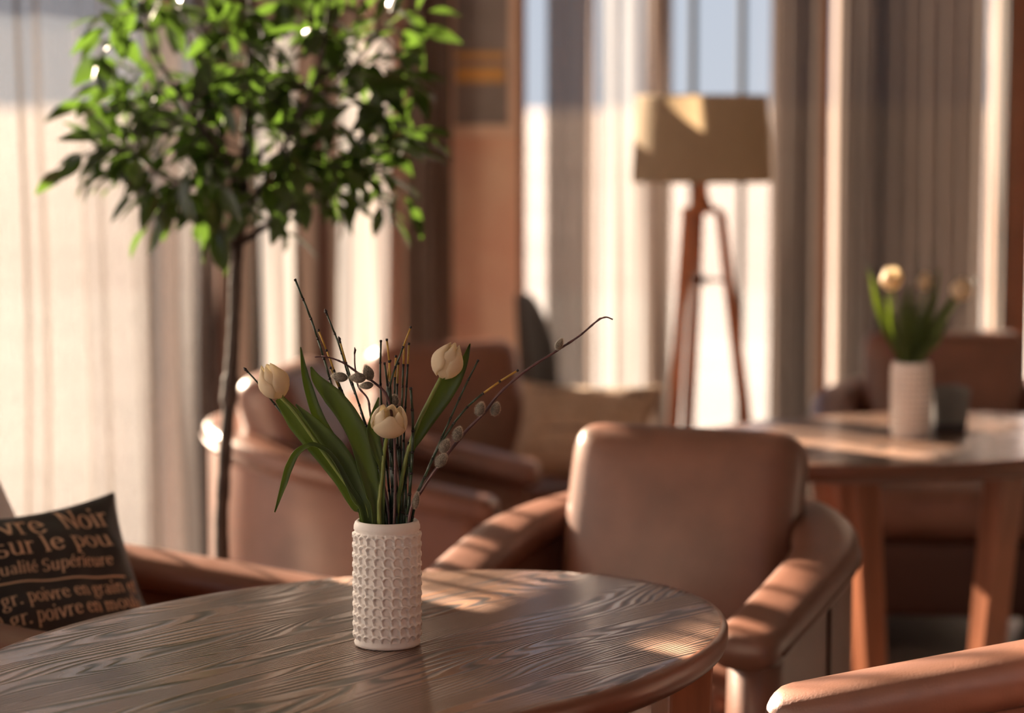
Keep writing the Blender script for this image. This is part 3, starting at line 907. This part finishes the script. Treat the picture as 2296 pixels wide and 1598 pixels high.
willow('pussy willow branch with clustered catkins above the left leaves', [(706, 800), (730, 800), (753, 806), (776, 817), (806, 838), (837, 856), (868, 889), (882, 960), (886, 1060), (884, 1158)], 3.452, 3.455, F(.004, -.012),
       [(762, 845, -1, -.15, 38, 25, 3.445), (803, 847, -1, -.05, 37, 27, 3.438), (826, 836, -.35, -1, 38, 28, 3.455), (822, 864, -1, .1, 32, 20, 3.45), (884, 898, .1, -1, 26, 24, 3.47)], (.0009, .0020), [(735, 801), (776, 817)])
willow('short reddish willow twig curving up behind the open tulip', [(795, 792), (796, 822), (803, 865), (824, 893), (830, 926), (845, 1020), (872, 1158)], 3.468, 3.46, F(.0, -.006), [], (.0010, .0017), [(795, 794)])

# second bouquet, far table
M2 = 5.9 / FPX
def in2(x, y, z=.76): return Vector((V2.x + x, V2.y + y, z))
def w2(ws): return [max(.0008, q * M2) for q in ws]
def lf(pts, ws, y0, f): return (tr(pts, y0, 5.9) + [f], w2(ws), .18)
make_tulip('blurred white tulip standing highest on the left of the far vase', P(2001, 648, 5.88), P(1997, 598, 5.87) - P(2001, 648, 5.88), .056, .0265,
           tr([(2012, 700), (2024, 760), (2030, 812)], 5.88, 5.9) + [in2(-.01, 0)],
           [lf([(1948, 606), (1968, 680), (1995, 750), (2022, 812)], [2, 18, 24, 18, 8], 5.9, in2(-.02, 0)), lf([(2038, 640), (2032, 690), (2030, 750), (2032, 812)], [3, 22, 24, 18, 8], 5.86, in2(0, -.02)),
            lf([(1990, 660), (2000, 720), (2016, 770), (2028, 812)], [3, 20, 22, 16, 8], 5.84, in2(-.01, -.02))], .04, .4, 'white tulips in the far vase')
make_tulip('blurred small tulip at the middle of the far vase', P(2074, 650, 5.95), P(2076, 612, 5.95) - P(2074, 650, 5.95), .044, .019,
           tr([(2066, 700), (2054, 760), (2046, 812)], 5.95, 5.91) + [in2(0, .01)],
           [lf([(2106, 600), (2090, 680), (2068, 750), (2050, 812)], [3, 20, 26, 18, 8], 5.93, in2(.01, .01)), lf([(2052, 650), (2050, 720), (2044, 812)], [3, 22, 20, 8], 5.9, in2(.0, -.01))], 0, .1, 'white tulips in the far vase')
make_tulip('blurred white tulip leaning right over the far vase', P(2150, 672, 5.88), P(2162, 626, 5.87) - P(2150, 672, 5.88), .054, .0255,
           tr([(2122, 710), (2085, 765), (2056, 812)], 5.88, 5.9) + [in2(.012, 0)],
           [lf([(2140, 660), (2112, 710), (2080, 765), (2056, 812)], [6, 26, 28, 20, 8], 5.9, in2(.02, 0)), lf([(2122, 720), (2098, 762), (2064, 812)], [4, 24, 16, 8], 5.85, in2(.02, -.01))], .05, .9, 'white tulips in the far vase')
G2 = 'horsetail stems in the far vase'
for (lab, pts, y0, f) in (('thin dark stem fanning out furthest left in the far vase', [(1944, 590), (1975, 680), (2010, 760), (2028, 812)], 5.93, in2(-.015, .012)),
                     ('dark upright stem rising behind the small middle tulip of the far vase', [(2092, 545), (2084, 640), (2060, 740), (2044, 812)], 5.95, in2(.0, .02)),
                     ('dark stem standing tall at the centre of the far vase', [(2055, 560), (2052, 660), (2046, 760), (2042, 812)], 5.96, in2(-.004, .024)),
                     ('thin dark stem slanting furthest right from the far vase', [(2190, 620), (2150, 700), (2100, 760), (2062, 812)], 5.93, in2(.022, .012))):
    reed(lab, pts, y0, 5.91, f, .0026, 0, G2)

# smoked holder beside the far vase
hd = empty('menu_holder', (1.085, 6.02, .7202), R(12), 'dark grey box shaped holder on the far table beside the vase', 'holder')
m = MB()
vs = []
for (h, z) in ((.040, 0), (.048, .110), (.043, .110), (.036, .012)):
    for (a, b_) in ((-1, -1), (1, -1), (1, 1), (-1, 1)): vs.append((a * h, b_ * h, z))
fs = [(3, 2, 1, 0)]
for i in range(3):
    for k in range(4):
        k2 = (k + 1) % 4; fs.append((i * 4 + k, i * 4 + k2, i * 4 + 4 + k2, i * 4 + 4 + k))
fs.append((12, 13, 14, 15))
m.add(vs, fs); m.build('body', M['smoke'], hd, False)
m = MB(); m.add(*box((0, 0, .018), (.0415, .0415, .018))); m.build('base', M['black_metal'], hd, False)

# ------------------------------------------------------------------ little tree
TY = 5.15
tree = empty('potted_tree', (P(505, 1200, TY).x, TY, 0), 0, 'slim potted tree with a round glossy green crown by the left window', 'tree')
to = Vector(tree.location)
def TP(px, py, dy=0.0): return P(px, py, TY + dy) - to
m = MB()
trunk_pts = [Vector((0, 0, .26)), TP(497, 1215), TP(500, 1100), TP(506, 1000), TP(514, 900), TP(521, 800), TP(526, 700), TP(528, 620), TP(533, 545)]
c = catmull(trunk_pts, 8)
rnd = random.Random(4)
rad = [.0155 - .003 * i / len(c) + rnd.uniform(-.0012, .0012) + (.004 if abs(i - 34) < 3 else 0) for i in range(len(c))]
m.add(*tube(c, rad, 12)); m.build('trunk', M['bark'], tree)
limbs = []
fork = TP(533, 548)
def limb(pts, r0, r1):
    c = catmull(pts, 7); limbs.append(c); return tube(c, [r0, (r0 + r1) / 2, r1], 8)
m = MB()
CC = TP(560, 215)                                             # centre of the crown
m.add(*limb([fork, TP(545, 470, -.02), TP(548, 340, .0), TP(556, 200, .02), TP(560, 60, 0), TP(566, -120, 0)], .0115, .004))
m.add(*limb([TP(527, 560), TP(485, 505, -.03), TP(440, 452, -.06), TP(360, 390, -.10), TP(290, 330, -.12)], .0085, .003))
m.add(*limb([fork, TP(585, 515, .03), TP(650, 470, .05), TP(740, 420, .10), TP(830, 350, .10)], .0085, .003))
m.add(*limb([TP(545, 480), TP(520, 400, .08), TP(480, 260, .16), TP(430, 120, .20), TP(400, -40, .16)], .007, .003))
m.add(*limb([TP(545, 470), TP(600, 400, -.10), TP(660, 280, -.18), TP(720, 140, -.20), TP(740, -40, -.14)], .007, .003))
m.add(*limb([TP(547, 430), TP(500, 350, -.14), TP(420, 240, -.22), TP(350, 120, -.18), TP(320, 0, -.1)], .006, .003))
m.add(*limb([TP(549, 380), TP(620, 310, .12), TP(720, 220, .20), TP(810, 130, .14), TP(850, 60, .08)], .006, .003))
m.build('branches', M['bark'], tree)
twm, lfm = MB(), MB()
def leaf(p, d, nrm, L_, W_):
    d = d.normalized(); s = d.cross(nrm).normalized(); n_ = s.cross(d)
    prof = [(0, 0), (.18, .62), (.42, 1.0), (.68, .78), (.88, .34), (1, 0)]
    vs, fs = [], []
    for i, (t, wv) in enumerate(prof):
        cpt = p + d * (t * L_) - n_ * (.16 * L_ * t * t)
        hw = W_ / 2 * wv
        vs += [cpt - s * hw + n_ * hw * .35, cpt, cpt + s * hw + n_ * hw * .35]
    for i in range(5):
        a = i * 3; fs += [(a, a + 1, a + 4, a + 3), (a + 1, a + 2, a + 5, a + 4)]
    lfm.add(vs, fs)
rnd = random.Random(21)
allp = [(p, c) for c in limbs for p in c[len(c) // 3:]]
k = 0
ends = []
# twigs whose tips draw the outline of the crown in the photo, then random ones inside
for (px, py, dy) in ((150, 380, -.05), (185, 345, -.08), (225, 80, -.05), (222, 130, 0), (240, 185, .05), (238, 310, -.1), (290, 15, 0), (335, 505, -.08), (300, 440, -.1), (365, 470, .1),
                     (962, 25, .05), (935, 70, .1), (925, 190, .0), (945, 300, -.02), (915, 345, .06), (905, 440, .02), (870, 480, .05), (760, 470, .08), (690, 470, -.05), (640, 520, .05), (610, 500, -.06),
                     (450, 490, .08), (505, 450, -.12), (280, 400, .05), (330, 440, -.15), (380, 460, .05), (420, 430, -.2), (470, 470, .18), (560, 460, -.2), (620, 450, .2), (680, 440, -.2), (720, 460, .0), (780, 430, -.15), (830, 440, .08), (860, 390, -.1), (880, 330, -.15), (920, 300, .1), (890, 280, -.1), (250, 350, .12), (300, 360, -.2), (210, 390, -.02), (640, 400, -.25), (760, 380, -.25), (500, 420, -.25), (820, 400, -.08), (900, 240, .12), (200, 230, .1), (260, 390, .0), (480, 520, -.05)):
    ends.append(TP(px, py, dy))
while len(ends) < 150:
    v = Vector((rnd.gauss(0, 1), rnd.gauss(0, 1), rnd.gauss(0, 1))).normalized() * (rnd.random() ** .45)
    p = CC + Vector((v.x * .345, v.y * .34, v.z * .36 + .02))
    if p.z < TP(0, 470).z: continue
    ends.append(p)
for ep in ends:
    cand = sorted(allp, key=lambda q: (q[0] - ep).length + .25 * max(0, q[0].z - ep.z))
    sp = cand[rnd.randrange(0, 4)][0]
    L_ = (ep - sp).length
    if L_ > .22: sp = sp.lerp(ep, 0.0)
    mid = sp.lerp(ep, .55) + Vector((rnd.uniform(-.02, .02), rnd.uniform(-.02, .02), .12 * L_))
    cv = catmull([sp, mid, ep], 7)
    twm.add(*tube(cv, [.0024, .0016, .0010], 5))
    nl = max(3, int(L_ / .029)); start = .30
    for i in range(nl + 1):
        t = start + (1 - start) * i / nl
        f_ = t * (len(cv) - 1); j = min(len(cv) - 2, int(f_)); p = cv[j].lerp(cv[j + 1], f_ - j)
        tg = (cv[j + 1] - cv[j]).normalized()
        a = i * 2.4 + rnd.uniform(-.4, .4)
        b1 = tg.orthogonal().normalized(); b2 = tg.cross(b1)
        side = b1 * math.cos(a) + b2 * math.sin(a)
        d = (tg * rnd.uniform(.35, .9) + side * .9 + Vector((0, 0, rnd.uniform(-.35, .25)))) if i < nl else tg
        nrm = Vector((rnd.gauss(0, .5), rnd.gauss(0, .5), 1)).normalized()
        L2 = rnd.uniform(.068, .108)
        leaf(p, d, nrm, L2, L2 * rnd.uniform(.38, .46))
twm.build('twigs', M['bark'], tree); lfm.build('foliage', M['tree_leaf'], tree)
m = MB(); m.add(*lathe([(.0, 0), (.11, 0), (.135, .28), (.142, .29), (.142, .31), (.128, .31), (.122, .27)], 32)); m.build('pot', M['terracotta'], tree)
m = MB(); m.add(*lathe([(.123, .268), (.06, .276), (.0, .280)], 24)); m.build('soil', M['soil'], tree)

# ------------------------------------------------------------------ floor lamp
LY = 7.25
lx = xb(1572, LY)
lamp = empty('floor_lamp', (lx, LY, 0), 0, 'wooden tripod floor lamp with a wide linen drum shade before the back window', 'lamp')
zs0, zs1 = P(1572, 408, LY).z, P(1572, 214, LY).z
mpl = LY / FPX
m = MB()
r0, r1 = 157 * mpl, 147 * mpl
m.add(*lathe([(r0 - .003, zs0), (r0, zs0), (r0, zs0 + .008), (r1, zs1 - .008), (r1, zs1), (r1 - .003, zs1)], 64))
sh = m.build('lamp_shade', M['shade'], lamp)
m = MB()
for k in range(3):
    a = k * 2 * math.pi / 3 + .4
    m.add(*tube([(0, 0, zs0 + .04), (math.cos(a) * (r0 - .004), math.sin(a) * (r0 - .004), zs0 + .03)], .003, 6))
m.build('shade_carrier', M['black_metal'], lamp)
zh = P(1572, 470, LY).z
m = MB(); m.add(*lathe([(.0, zh - .01), (.060, zh - .01), (.062, zh + .004), (.034, zh + .012), (.024, zh + .03), (.018, zs0 - .02), (.018, zs0 + .05), (.0, zs0 + .05)], 24)); m.build('neck', M['lampwood'], lamp)
m = MB(); m.add(*lathe([(.0, zs0 + .05), (.02, zs0 + .05), (.022, zs0 + .09), (.034, zs0 + .13), (.026, zs0 + .165), (.0, zs0 + .18)], 16)); m.build('bulb', M['stone'], lamp)
feet = [(-.125, -.14), (-.045, .22), (.215, .03)]
tops = [(-.044, -.022), (-.004, .042), (.058, .0)]
spread = []
for (fx, fy), (tx, ty) in zip(feet, tops):
    m = MB(); a_, b_ = Vector((tx, ty, zh - .008)), Vector((fx, fy, .0))
    v8 = []
    for (p, h) in ((b_, .013), (a_.lerp(b_, .45), .018), (a_, .015)):
        v8 += [p + Vector((sx_ * h, sy_ * h * .8, 0)) for (sx_, sy_) in ((-1, -1), (1, -1), (1, 1), (-1, 1))]
    fs = [(3, 2, 1, 0), (8, 9, 10, 11)]
    for i in range(2):
        for k in range(4):
            k2 = (k + 1) % 4; fs.append((i * 4 + k, i * 4 + k2, i * 4 + 4 + k2, i * 4 + 4 + k))
    m.add(v8, fs); m.build('leg', M['lampwood'], lamp, False)
    zr_ = P(1572, 628, LY).z; t = (a_.z - zr_) / (a_.z - b_.z); spread.append(a_.lerp(b_, t))
cen = sum(spread, Vector()) / 3
m = MB()
for p in spread: m.add(*tube([cen, p], .0055, 8))
m.add(*lathe([(.0, cen.z - .012), (.016, cen.z - .012), (.016, cen.z + .012), (.0, cen.z + .012)], 12, c=(cen.x, cen.y, 0)))
m.build('spreader', M['black_metal'], lamp)

# ------------------------------------------------------------------ dark side chair beside the pillar, seen edge on
sc_ = empty('side_chair', (xb(1178, 7.98) + .21, 7.98, 0), R(76), 'dark wooden side chair with a rounded back, edge on beside the pillar', 'chair')
m = MB()
vs, fs = [], []
n = 16
for i in range(n + 1):
    t = -1 + 2 * i / n
    for (yo, zz) in ((0, .50), (.022, .50)):
        pass
# curved back panel: arc in plan, rounded top
cols, rows_ = 18, 8
for layer, off in ((0, 0.0), (1, .022)):
    for j in range(rows_ + 1):
        for i in range(cols + 1):
            u = -1 + 2 * i / cols
            top = .93 - .22 * abs(u) ** 3.2
            z = .46 + (top - .46) * j / rows_
            vs.append((u * .20, .14 + off + .055 * (1 - u * u) + .05 * (z - .46), z))
B_ = (rows_ + 1) * (cols + 1)
for j in range(rows_):
    for i in range(cols):
        a = j * (cols + 1) + i
        fs.append((a, a + 1, a + cols + 2, a + cols + 1)); fs.append((B_ + a, B_ + a + cols + 1, B_ + a + cols + 2, B_ + a + 1))
for i in range(cols):
    a = rows_ * (cols + 1) + i; fs.append((a, a + 1, B_ + a + 1, B_ + a)); fs.append((i, B_ + i, B_ + i + 1, i + 1))
for j in range(rows_):
    a = j * (cols + 1); fs.append((a, a + cols + 1, B_ + a + cols + 1, B_ + a)); a += cols; fs.append((a, B_ + a, B_ + a + cols + 1, a + cols + 1))
m.add(vs, fs); m.build('backrest', M['darkwood'], sc_)
m = MB(); m.add(*rbox((.20, .19, .022), .02, 8, mat=Matrix.Translation((0, -.02, .445)))); m.build('seat', M['darkwood'], sc_)
for (x, y) in ((-.16, -.16), (.16, -.16), (-.16, .13), (.16, .13)):
    m = MB(); m.add(*tube([(x * 1.1, y * 1.1, 0), (x, y, .43)], [.012, .018], 8)); m.build('leg', M['darkwood'], sc_)

# ------------------------------------------------------------------ cushions
def arc(cx_, cy_, rx, ry, a0, a1, n=10): return [(cx_ + rx * math.cos(R(a0 + (a1 - a0) * i / n)), cy_ + ry * math.sin(R(a0 + (a1 - a0) * i / n))) for i in range(n + 1)]
def srf(x, y, w_=.16): return [(x - w_, y), (x + w_, y)]
GL = {
 'v': (.80, [[(.10, 1), (.40, 0)], [(.40, 0), (.70, 1)], srf(.1, 1), srf(.7, 1)]),
 'r': (.66, [[(.2, 0), (.2, 1)], [(.2, .68), (.36, .95), (.52, 1), (.6, .88)], srf(.2, 0), [(.04, 1), (.2, 1)]]),
 'e': (.78, [[(.14, .56), (.66, .56)], arc(.40, .5, .28, .5, 8, 325, 16)]),
 's': (.66, [arc(.34, .74, .21, .26, 40, 250, 8) + arc(.32, .26, .23, .27, 75, -150, 8)]),
 'u': (.90, [[(.2, 1), (.2, .3)], arc(.43, .3, .23, .3, 180, 300, 8) + [(.68, .25)], [(.68, 1), (.68, 0)], [(.05, 1), (.2, 1)], [(.53, 1), (.68, 1)], [(.68, 0), (.83, 0)]]),
 'l': (.42, [[(.2, 0), (.2, 1.5)], srf(.2, 0), [(.06, 1.5), (.2, 1.5)]]),
 'p': (.88, [[(.2, -.5), (.2, 1)], arc(.44, .5, .29, .5, 150, -150, 16), srf(.2, -.5), [(.05, 1), (.2, 1)]]),
 'q': (.88, [[(.70, -.5), (.70, 1)], arc(.44, .5, .29, .5, 30, 330, 16), srf(.7, -.5)]),
 'o': (.84, [arc(.42, .5, .31, .5, 0, 360, 20)]),
 'i': (.42, [[(.2, 0), (.2, 1)], srf(.2, 0), [(.06, 1), (.2, 1)], arc(.2, 1.38, .05, .06, 0, 360, 8)]),
 'n': (.92, [[(.2, 0), (.2, 1)], [(.2, .7), (.35, .95), (.52, 1), (.66, .88), (.70, .6), (.70, 0)], srf(.2, 0), srf(.7, 0), [(.05, 1), (.2, 1)]]),
 'm': (1.36, [[(.2, 0), (.2, 1)], [(.2, .7), (.35, .95), (.48, 1), (.6, .88), (.64, .6), (.64, 0)], [(.64, .7), (.8, .95), (.93, 1), (1.04, .88), (1.08, .6), (1.08, 0)], srf(.2, 0), srf(.64, 0), srf(1.08, 0), [(.05, 1), (.2, 1)]]),
 'g': (.80, [arc(.36, .66, .22, .33, 0, 360, 16), arc(.36, -.22, .28, .24, 0, 360, 16), [(.24, .36), (.2, .16), (.36, .04), (.5, 0)], [(.52, .9), (.7, 1)]]),
 'a': (.78, [[(.56, .72), (.56, .1), (.70, 0)], arc(.36, .72, .20, .27, 0, 150, 8), arc(.36, .28, .22, .28, 60, 320, 12)]),
 't': (.52, [[(.22, 1.35), (.22, .15), (.32, 0), (.46, .1)], [(.04, 1), (.44, 1)]]),
 'N': (1.2, [[(.2, 0), (.2, 1.45)], [(.2, 1.45), (.95, 0)], [(.95, 0), (.95, 1.45)], srf(.2, 0), srf(.95, 1.45), [(.02, 1.45), (.2, 1.45)]]),
 'S': (.90, [arc(.46, 1.08, .29, .36, 30, 255, 10) + arc(.42, .37, .31, .37, 75, -160, 10)]),
 'Q': (1.2, [arc(.6, .72, .48, .74, 0, 360, 20), [(.55, .05), (.75, -.15), (1.1, -.3)]]),
 'P': (1.0, [[(.2, 0), (.2, 1.45)], [(.2, 1.45), (.5, 1.45)] + arc(.5, 1.07, .34, .38, 90, -90, 8) + [(.2, .69)], srf(.2, 0)]),
 '0': (.95, [arc(.46, .72, .33, .74, 0, 360, 20)]),
 '5': (.90, [[(.75, 1.42), (.28, 1.42), (.22, .8)], [(.22, .8)] + arc(.40, .45, .33, .45, 110, -140, 12)]),
 '1': (.60, [[(.3, 0), (.3, 1.42)], srf(.3, 0), [(.1, 1.2), (.3, 1.42)]]),
 '.': (.40, [arc(.18, .06, .05, .06, 0, 360, 8)]),
 "'": (.0, [[(-.42, 1.15), (-.25, 1.45)]]),
 '`': (.0, [[(-.32, 1.15), (-.48, 1.45)]]),
 ' ': (.42, []),
}
def text_ribbons(txt, x, y, size, thin=.07, thick=.165, shear=0.0, xs=1.0):
    out = []
    for ch in txt:
        adv, strokes = GL[ch]
        for st in strokes:
            if len(st) < 2: continue
            pl = []
            n = len(st)
            dense = []
            for (a, b_) in zip(st[:-1], st[1:]):
                for k in range(3): dense.append((a[0] + (b_[0] - a[0]) * k / 3, a[1] + (b_[1] - a[1]) * k / 3))
            dense.append(st[-1])
            n = len(dense)
            for i in range(n):
                ax, ay = dense[max(0, i - 1)]; bx, by = dense[min(n - 1, i + 1)]
                dx, dy = bx - ax, by - ay; L_ = math.hypot(dx, dy) or 1
                wd = (thin + (thick - thin) * abs(dy / L_) ** 1.5) / 2
                nx, ny = -dy / L_, dx / L_
                px_, py_ = dense[i]
                pl.append(((px_ + nx * wd, py_ + ny * wd), (px_ - nx * wd, py_ - ny * wd)))
            out.append([tuple((x + (q[0] + shear * q[1]) * size * xs, y + q[1] * size) for q in pr) for pr in pl])
        x += adv * size * xs
    return out, x

class Pillow:
    """square scatter cushion standing on e2, lying back; local frame e1 (right), e2 (up), n"""
    def __init__(self, centre, e1, e2, hx, hy, thick, seed=1, wr=.006):
        self.c = Vector(centre); self.e1 = Vector(e1).normalized(); self.e2 = Vector(e2).normalized(); self.n = self.e1.cross(self.e2)
        self.hx = hx; self.hy = hy; self.t = thick; self.wr = wr
        rnd = random.Random(seed); self.ph = [rnd.uniform(0, 6.28) for _ in range(8)]
    def pt(self, u, v, side=1, lift=0.0):
        eu, ev = 1 - u * u, 1 - v * v
        x = self.hx * u * (1 - .13 * ev); y = self.hy * v * (1 - .13 * eu)
        th = self.t * max(0, eu * ev) ** .42
        p = self.ph
        edge = (abs(u) ** 3 + abs(v) ** 3)
        wz = self.wr * (math.sin(7 * u + 3 * v + p[0]) * math.sin(5 * v - 4 * u + p[1]) + edge * .8 * math.sin(16 * u * (1 - .3 * v) + p[2]) * math.sin(11 * v + p[3])) * min(1, 3 * max(0, eu * ev))
        z = side * (th + lift) + wz
        return self.e1 * x + self.e2 * y + self.n * z
    def build(self, name, label, cat, mat, n=40):
        root = empty(name, self.c, 0, label, cat)
        mb = MB()
        g = [math.sin(math.pi / 2 * (-1 + 2 * i / n)) for i in range(n + 1)]
        for side in (1, -1):
            vs = [self.pt(u, v, side) for v in g for u in g]
            fs = []
            for j in range(n):
                for i in range(n):
                    a = j * (n + 1) + i; q = (a, a + 1, a + n + 2, a + n + 1)
                    fs.append(q if side > 0 else q[::-1])
            mb.add(vs, fs)
        mb.build('cover', mat, root)
        ring = [self.pt(u, -1) for u in g] + [self.pt(1, v) for v in g[1:]] + [self.pt(u, 1) for u in g[::-1][1:]] + [self.pt(-1, v) for v in g[::-1][1:]]
        mb = MB(); mb.add(*tube(ring, .003, 6)); mb.build('edge_seam', mat, root)
        self.root = root
        return root
    def print_(self, name, ribs, mat):
        """ribs are in metres from the cushion's centre"""
        mb = MB()
        for rb in ribs:
            vs = []
            ok = True
            for (a, b_) in rb:
                for (x, y) in (a, b_):
                    u, v = x / (self.hx * .93), y / (self.hy * .93)
                    for _ in range(3):
                        u = x / (self.hx * (1 - .13 * (1 - v * v))); v = y / (self.hy * (1 - .13 * (1 - u * u)))
                    if abs(u) > .985 or abs(v) > .985: ok = False
                    u = max(-.985, min(.985, u)); v = max(-.985, min(.985, v))
                    vs.append(self.pt(u, v, 1, .0009))
            if not ok and all(abs(x) > self.hx or abs(y) > self.hy for pr in rb for (x, y) in pr): continue
            fs = [(2 * i, 2 * i + 1, 2 * i + 3, 2 * i + 2) for i in range(len(rb) - 1)]
            mb.add(vs, fs)
        return mb.build(name, mat, self.root)

phi = R(33)
E1 = Vector((.7071, .7071, 0)); NH = Vector((.7071, -.7071, 0))
E2 = -math.sin(phi) * NH + math.cos(phi) * Vector((0, 0, 1))
K = P(254, 1106, 4.36)
HX, HY = .215, .185
p1c = K - E1 * HX - E2 * HY
pil = Pillow(p1c, E1, E2, HX, HY, .055, 3, .007)
pil.build('cushion', 'black cushion with tan French lettering lying in the left armchair', 'cushion', M['black_cloth'])
NPL = E1.cross(E2)
def on_pillow(px, py):
    """where a photo point falls on the cushion's face, in metres from its centre"""
    a = Vector((0, 0, EYE)); d = P(px, py, 4.4) - a
    o = p1c + NPL * .05
    t = (o - a).dot(NPL) / d.dot(NPL); q = a + d * t - p1c
    return q.dot(E1), q.dot(E2)
def line(txt, pa, pb, size_px, shear=0.0, part=None, x_from=None):
    (xa, ya), (xb_, yb_) = on_pillow(*pa), on_pillow(*pb)
    sz = size_px * 4.3 / FPX / .92 * .80
    _, wend = text_ribbons(txt, 0, 0, sz)
    xs = (xb_ - xa) / wend
    ribs, _ = text_ribbons(txt, xa, 0, sz, shear=shear, xs=xs)
    sl_ = (yb_ - ya) / (xb_ - xa)
    return [[tuple((x, y + ya + sl_ * (x - xa)) for (x, y) in pr) for pr in rb] for rb in ribs]
ribs = line('Poivre', (-118, 1215), (118, 1186), 40) + line('Noir', (150, 1180), (262, 1166), 40)
ribs += line('sur le pou', (-2, 1248), (262, 1216), 33)
ribs += line("Qualite' Supe'rieure", (-22, 1292), (258, 1262), 22, .15)
ribs += line('0 gr. poivre en grain et', (-22, 1366), (322, 1316), 24)
ribs += line('50 gr. poivre en moulu', (-22, 1412), (336, 1352), 25)
ribs += line('1', (10, 1440), (30, 1437), 24)
xa, ya = on_pillow(-40, 1312); xb_, yb_ = on_pillow(288, 1286)
ribs.append([((xa + (xb_ - xa) * i / 20, ya + (yb_ - ya) * i / 20 + .0016), (xa + (xb_ - xa) * i / 20, ya + (yb_ - ya) * i / 20 - .0016)) for i in range(21)])
pil.print_('lettering', ribs, M['print'])

p2 = Pillow((.205, 6.90, .612), (.955, -.297, 0), (.17, .55, .82), .215, .155, .06, 7, .006)
p2.build('cushion', 'tan linen cushion with faded dark print, behind the facing armchair', 'cushion', M['linen'])
ribs = []
rnd = random.Random(5)
for (yy, hh, xa, xb_) in ((.105, .020, -.15, .02), (.108, .028, .04, .17), (.06, .006, -.14, .15), (.02, .006, -.14, .12), (-.025, .010, -.11, .08), (-.08, .006, -.12, .12)):
    x = xa
    while x < xb_:
        L_ = rnd.uniform(.008, .02)
        ribs.append([((x + L_ * i / 4, yy + hh * rnd.uniform(.25, .5)), (x + L_ * i / 4, yy - hh * rnd.uniform(.25, .5))) for i in range(5)])
        x += L_ + rnd.uniform(.003, .008)
p2.print_('lettering', ribs, M['ink'])
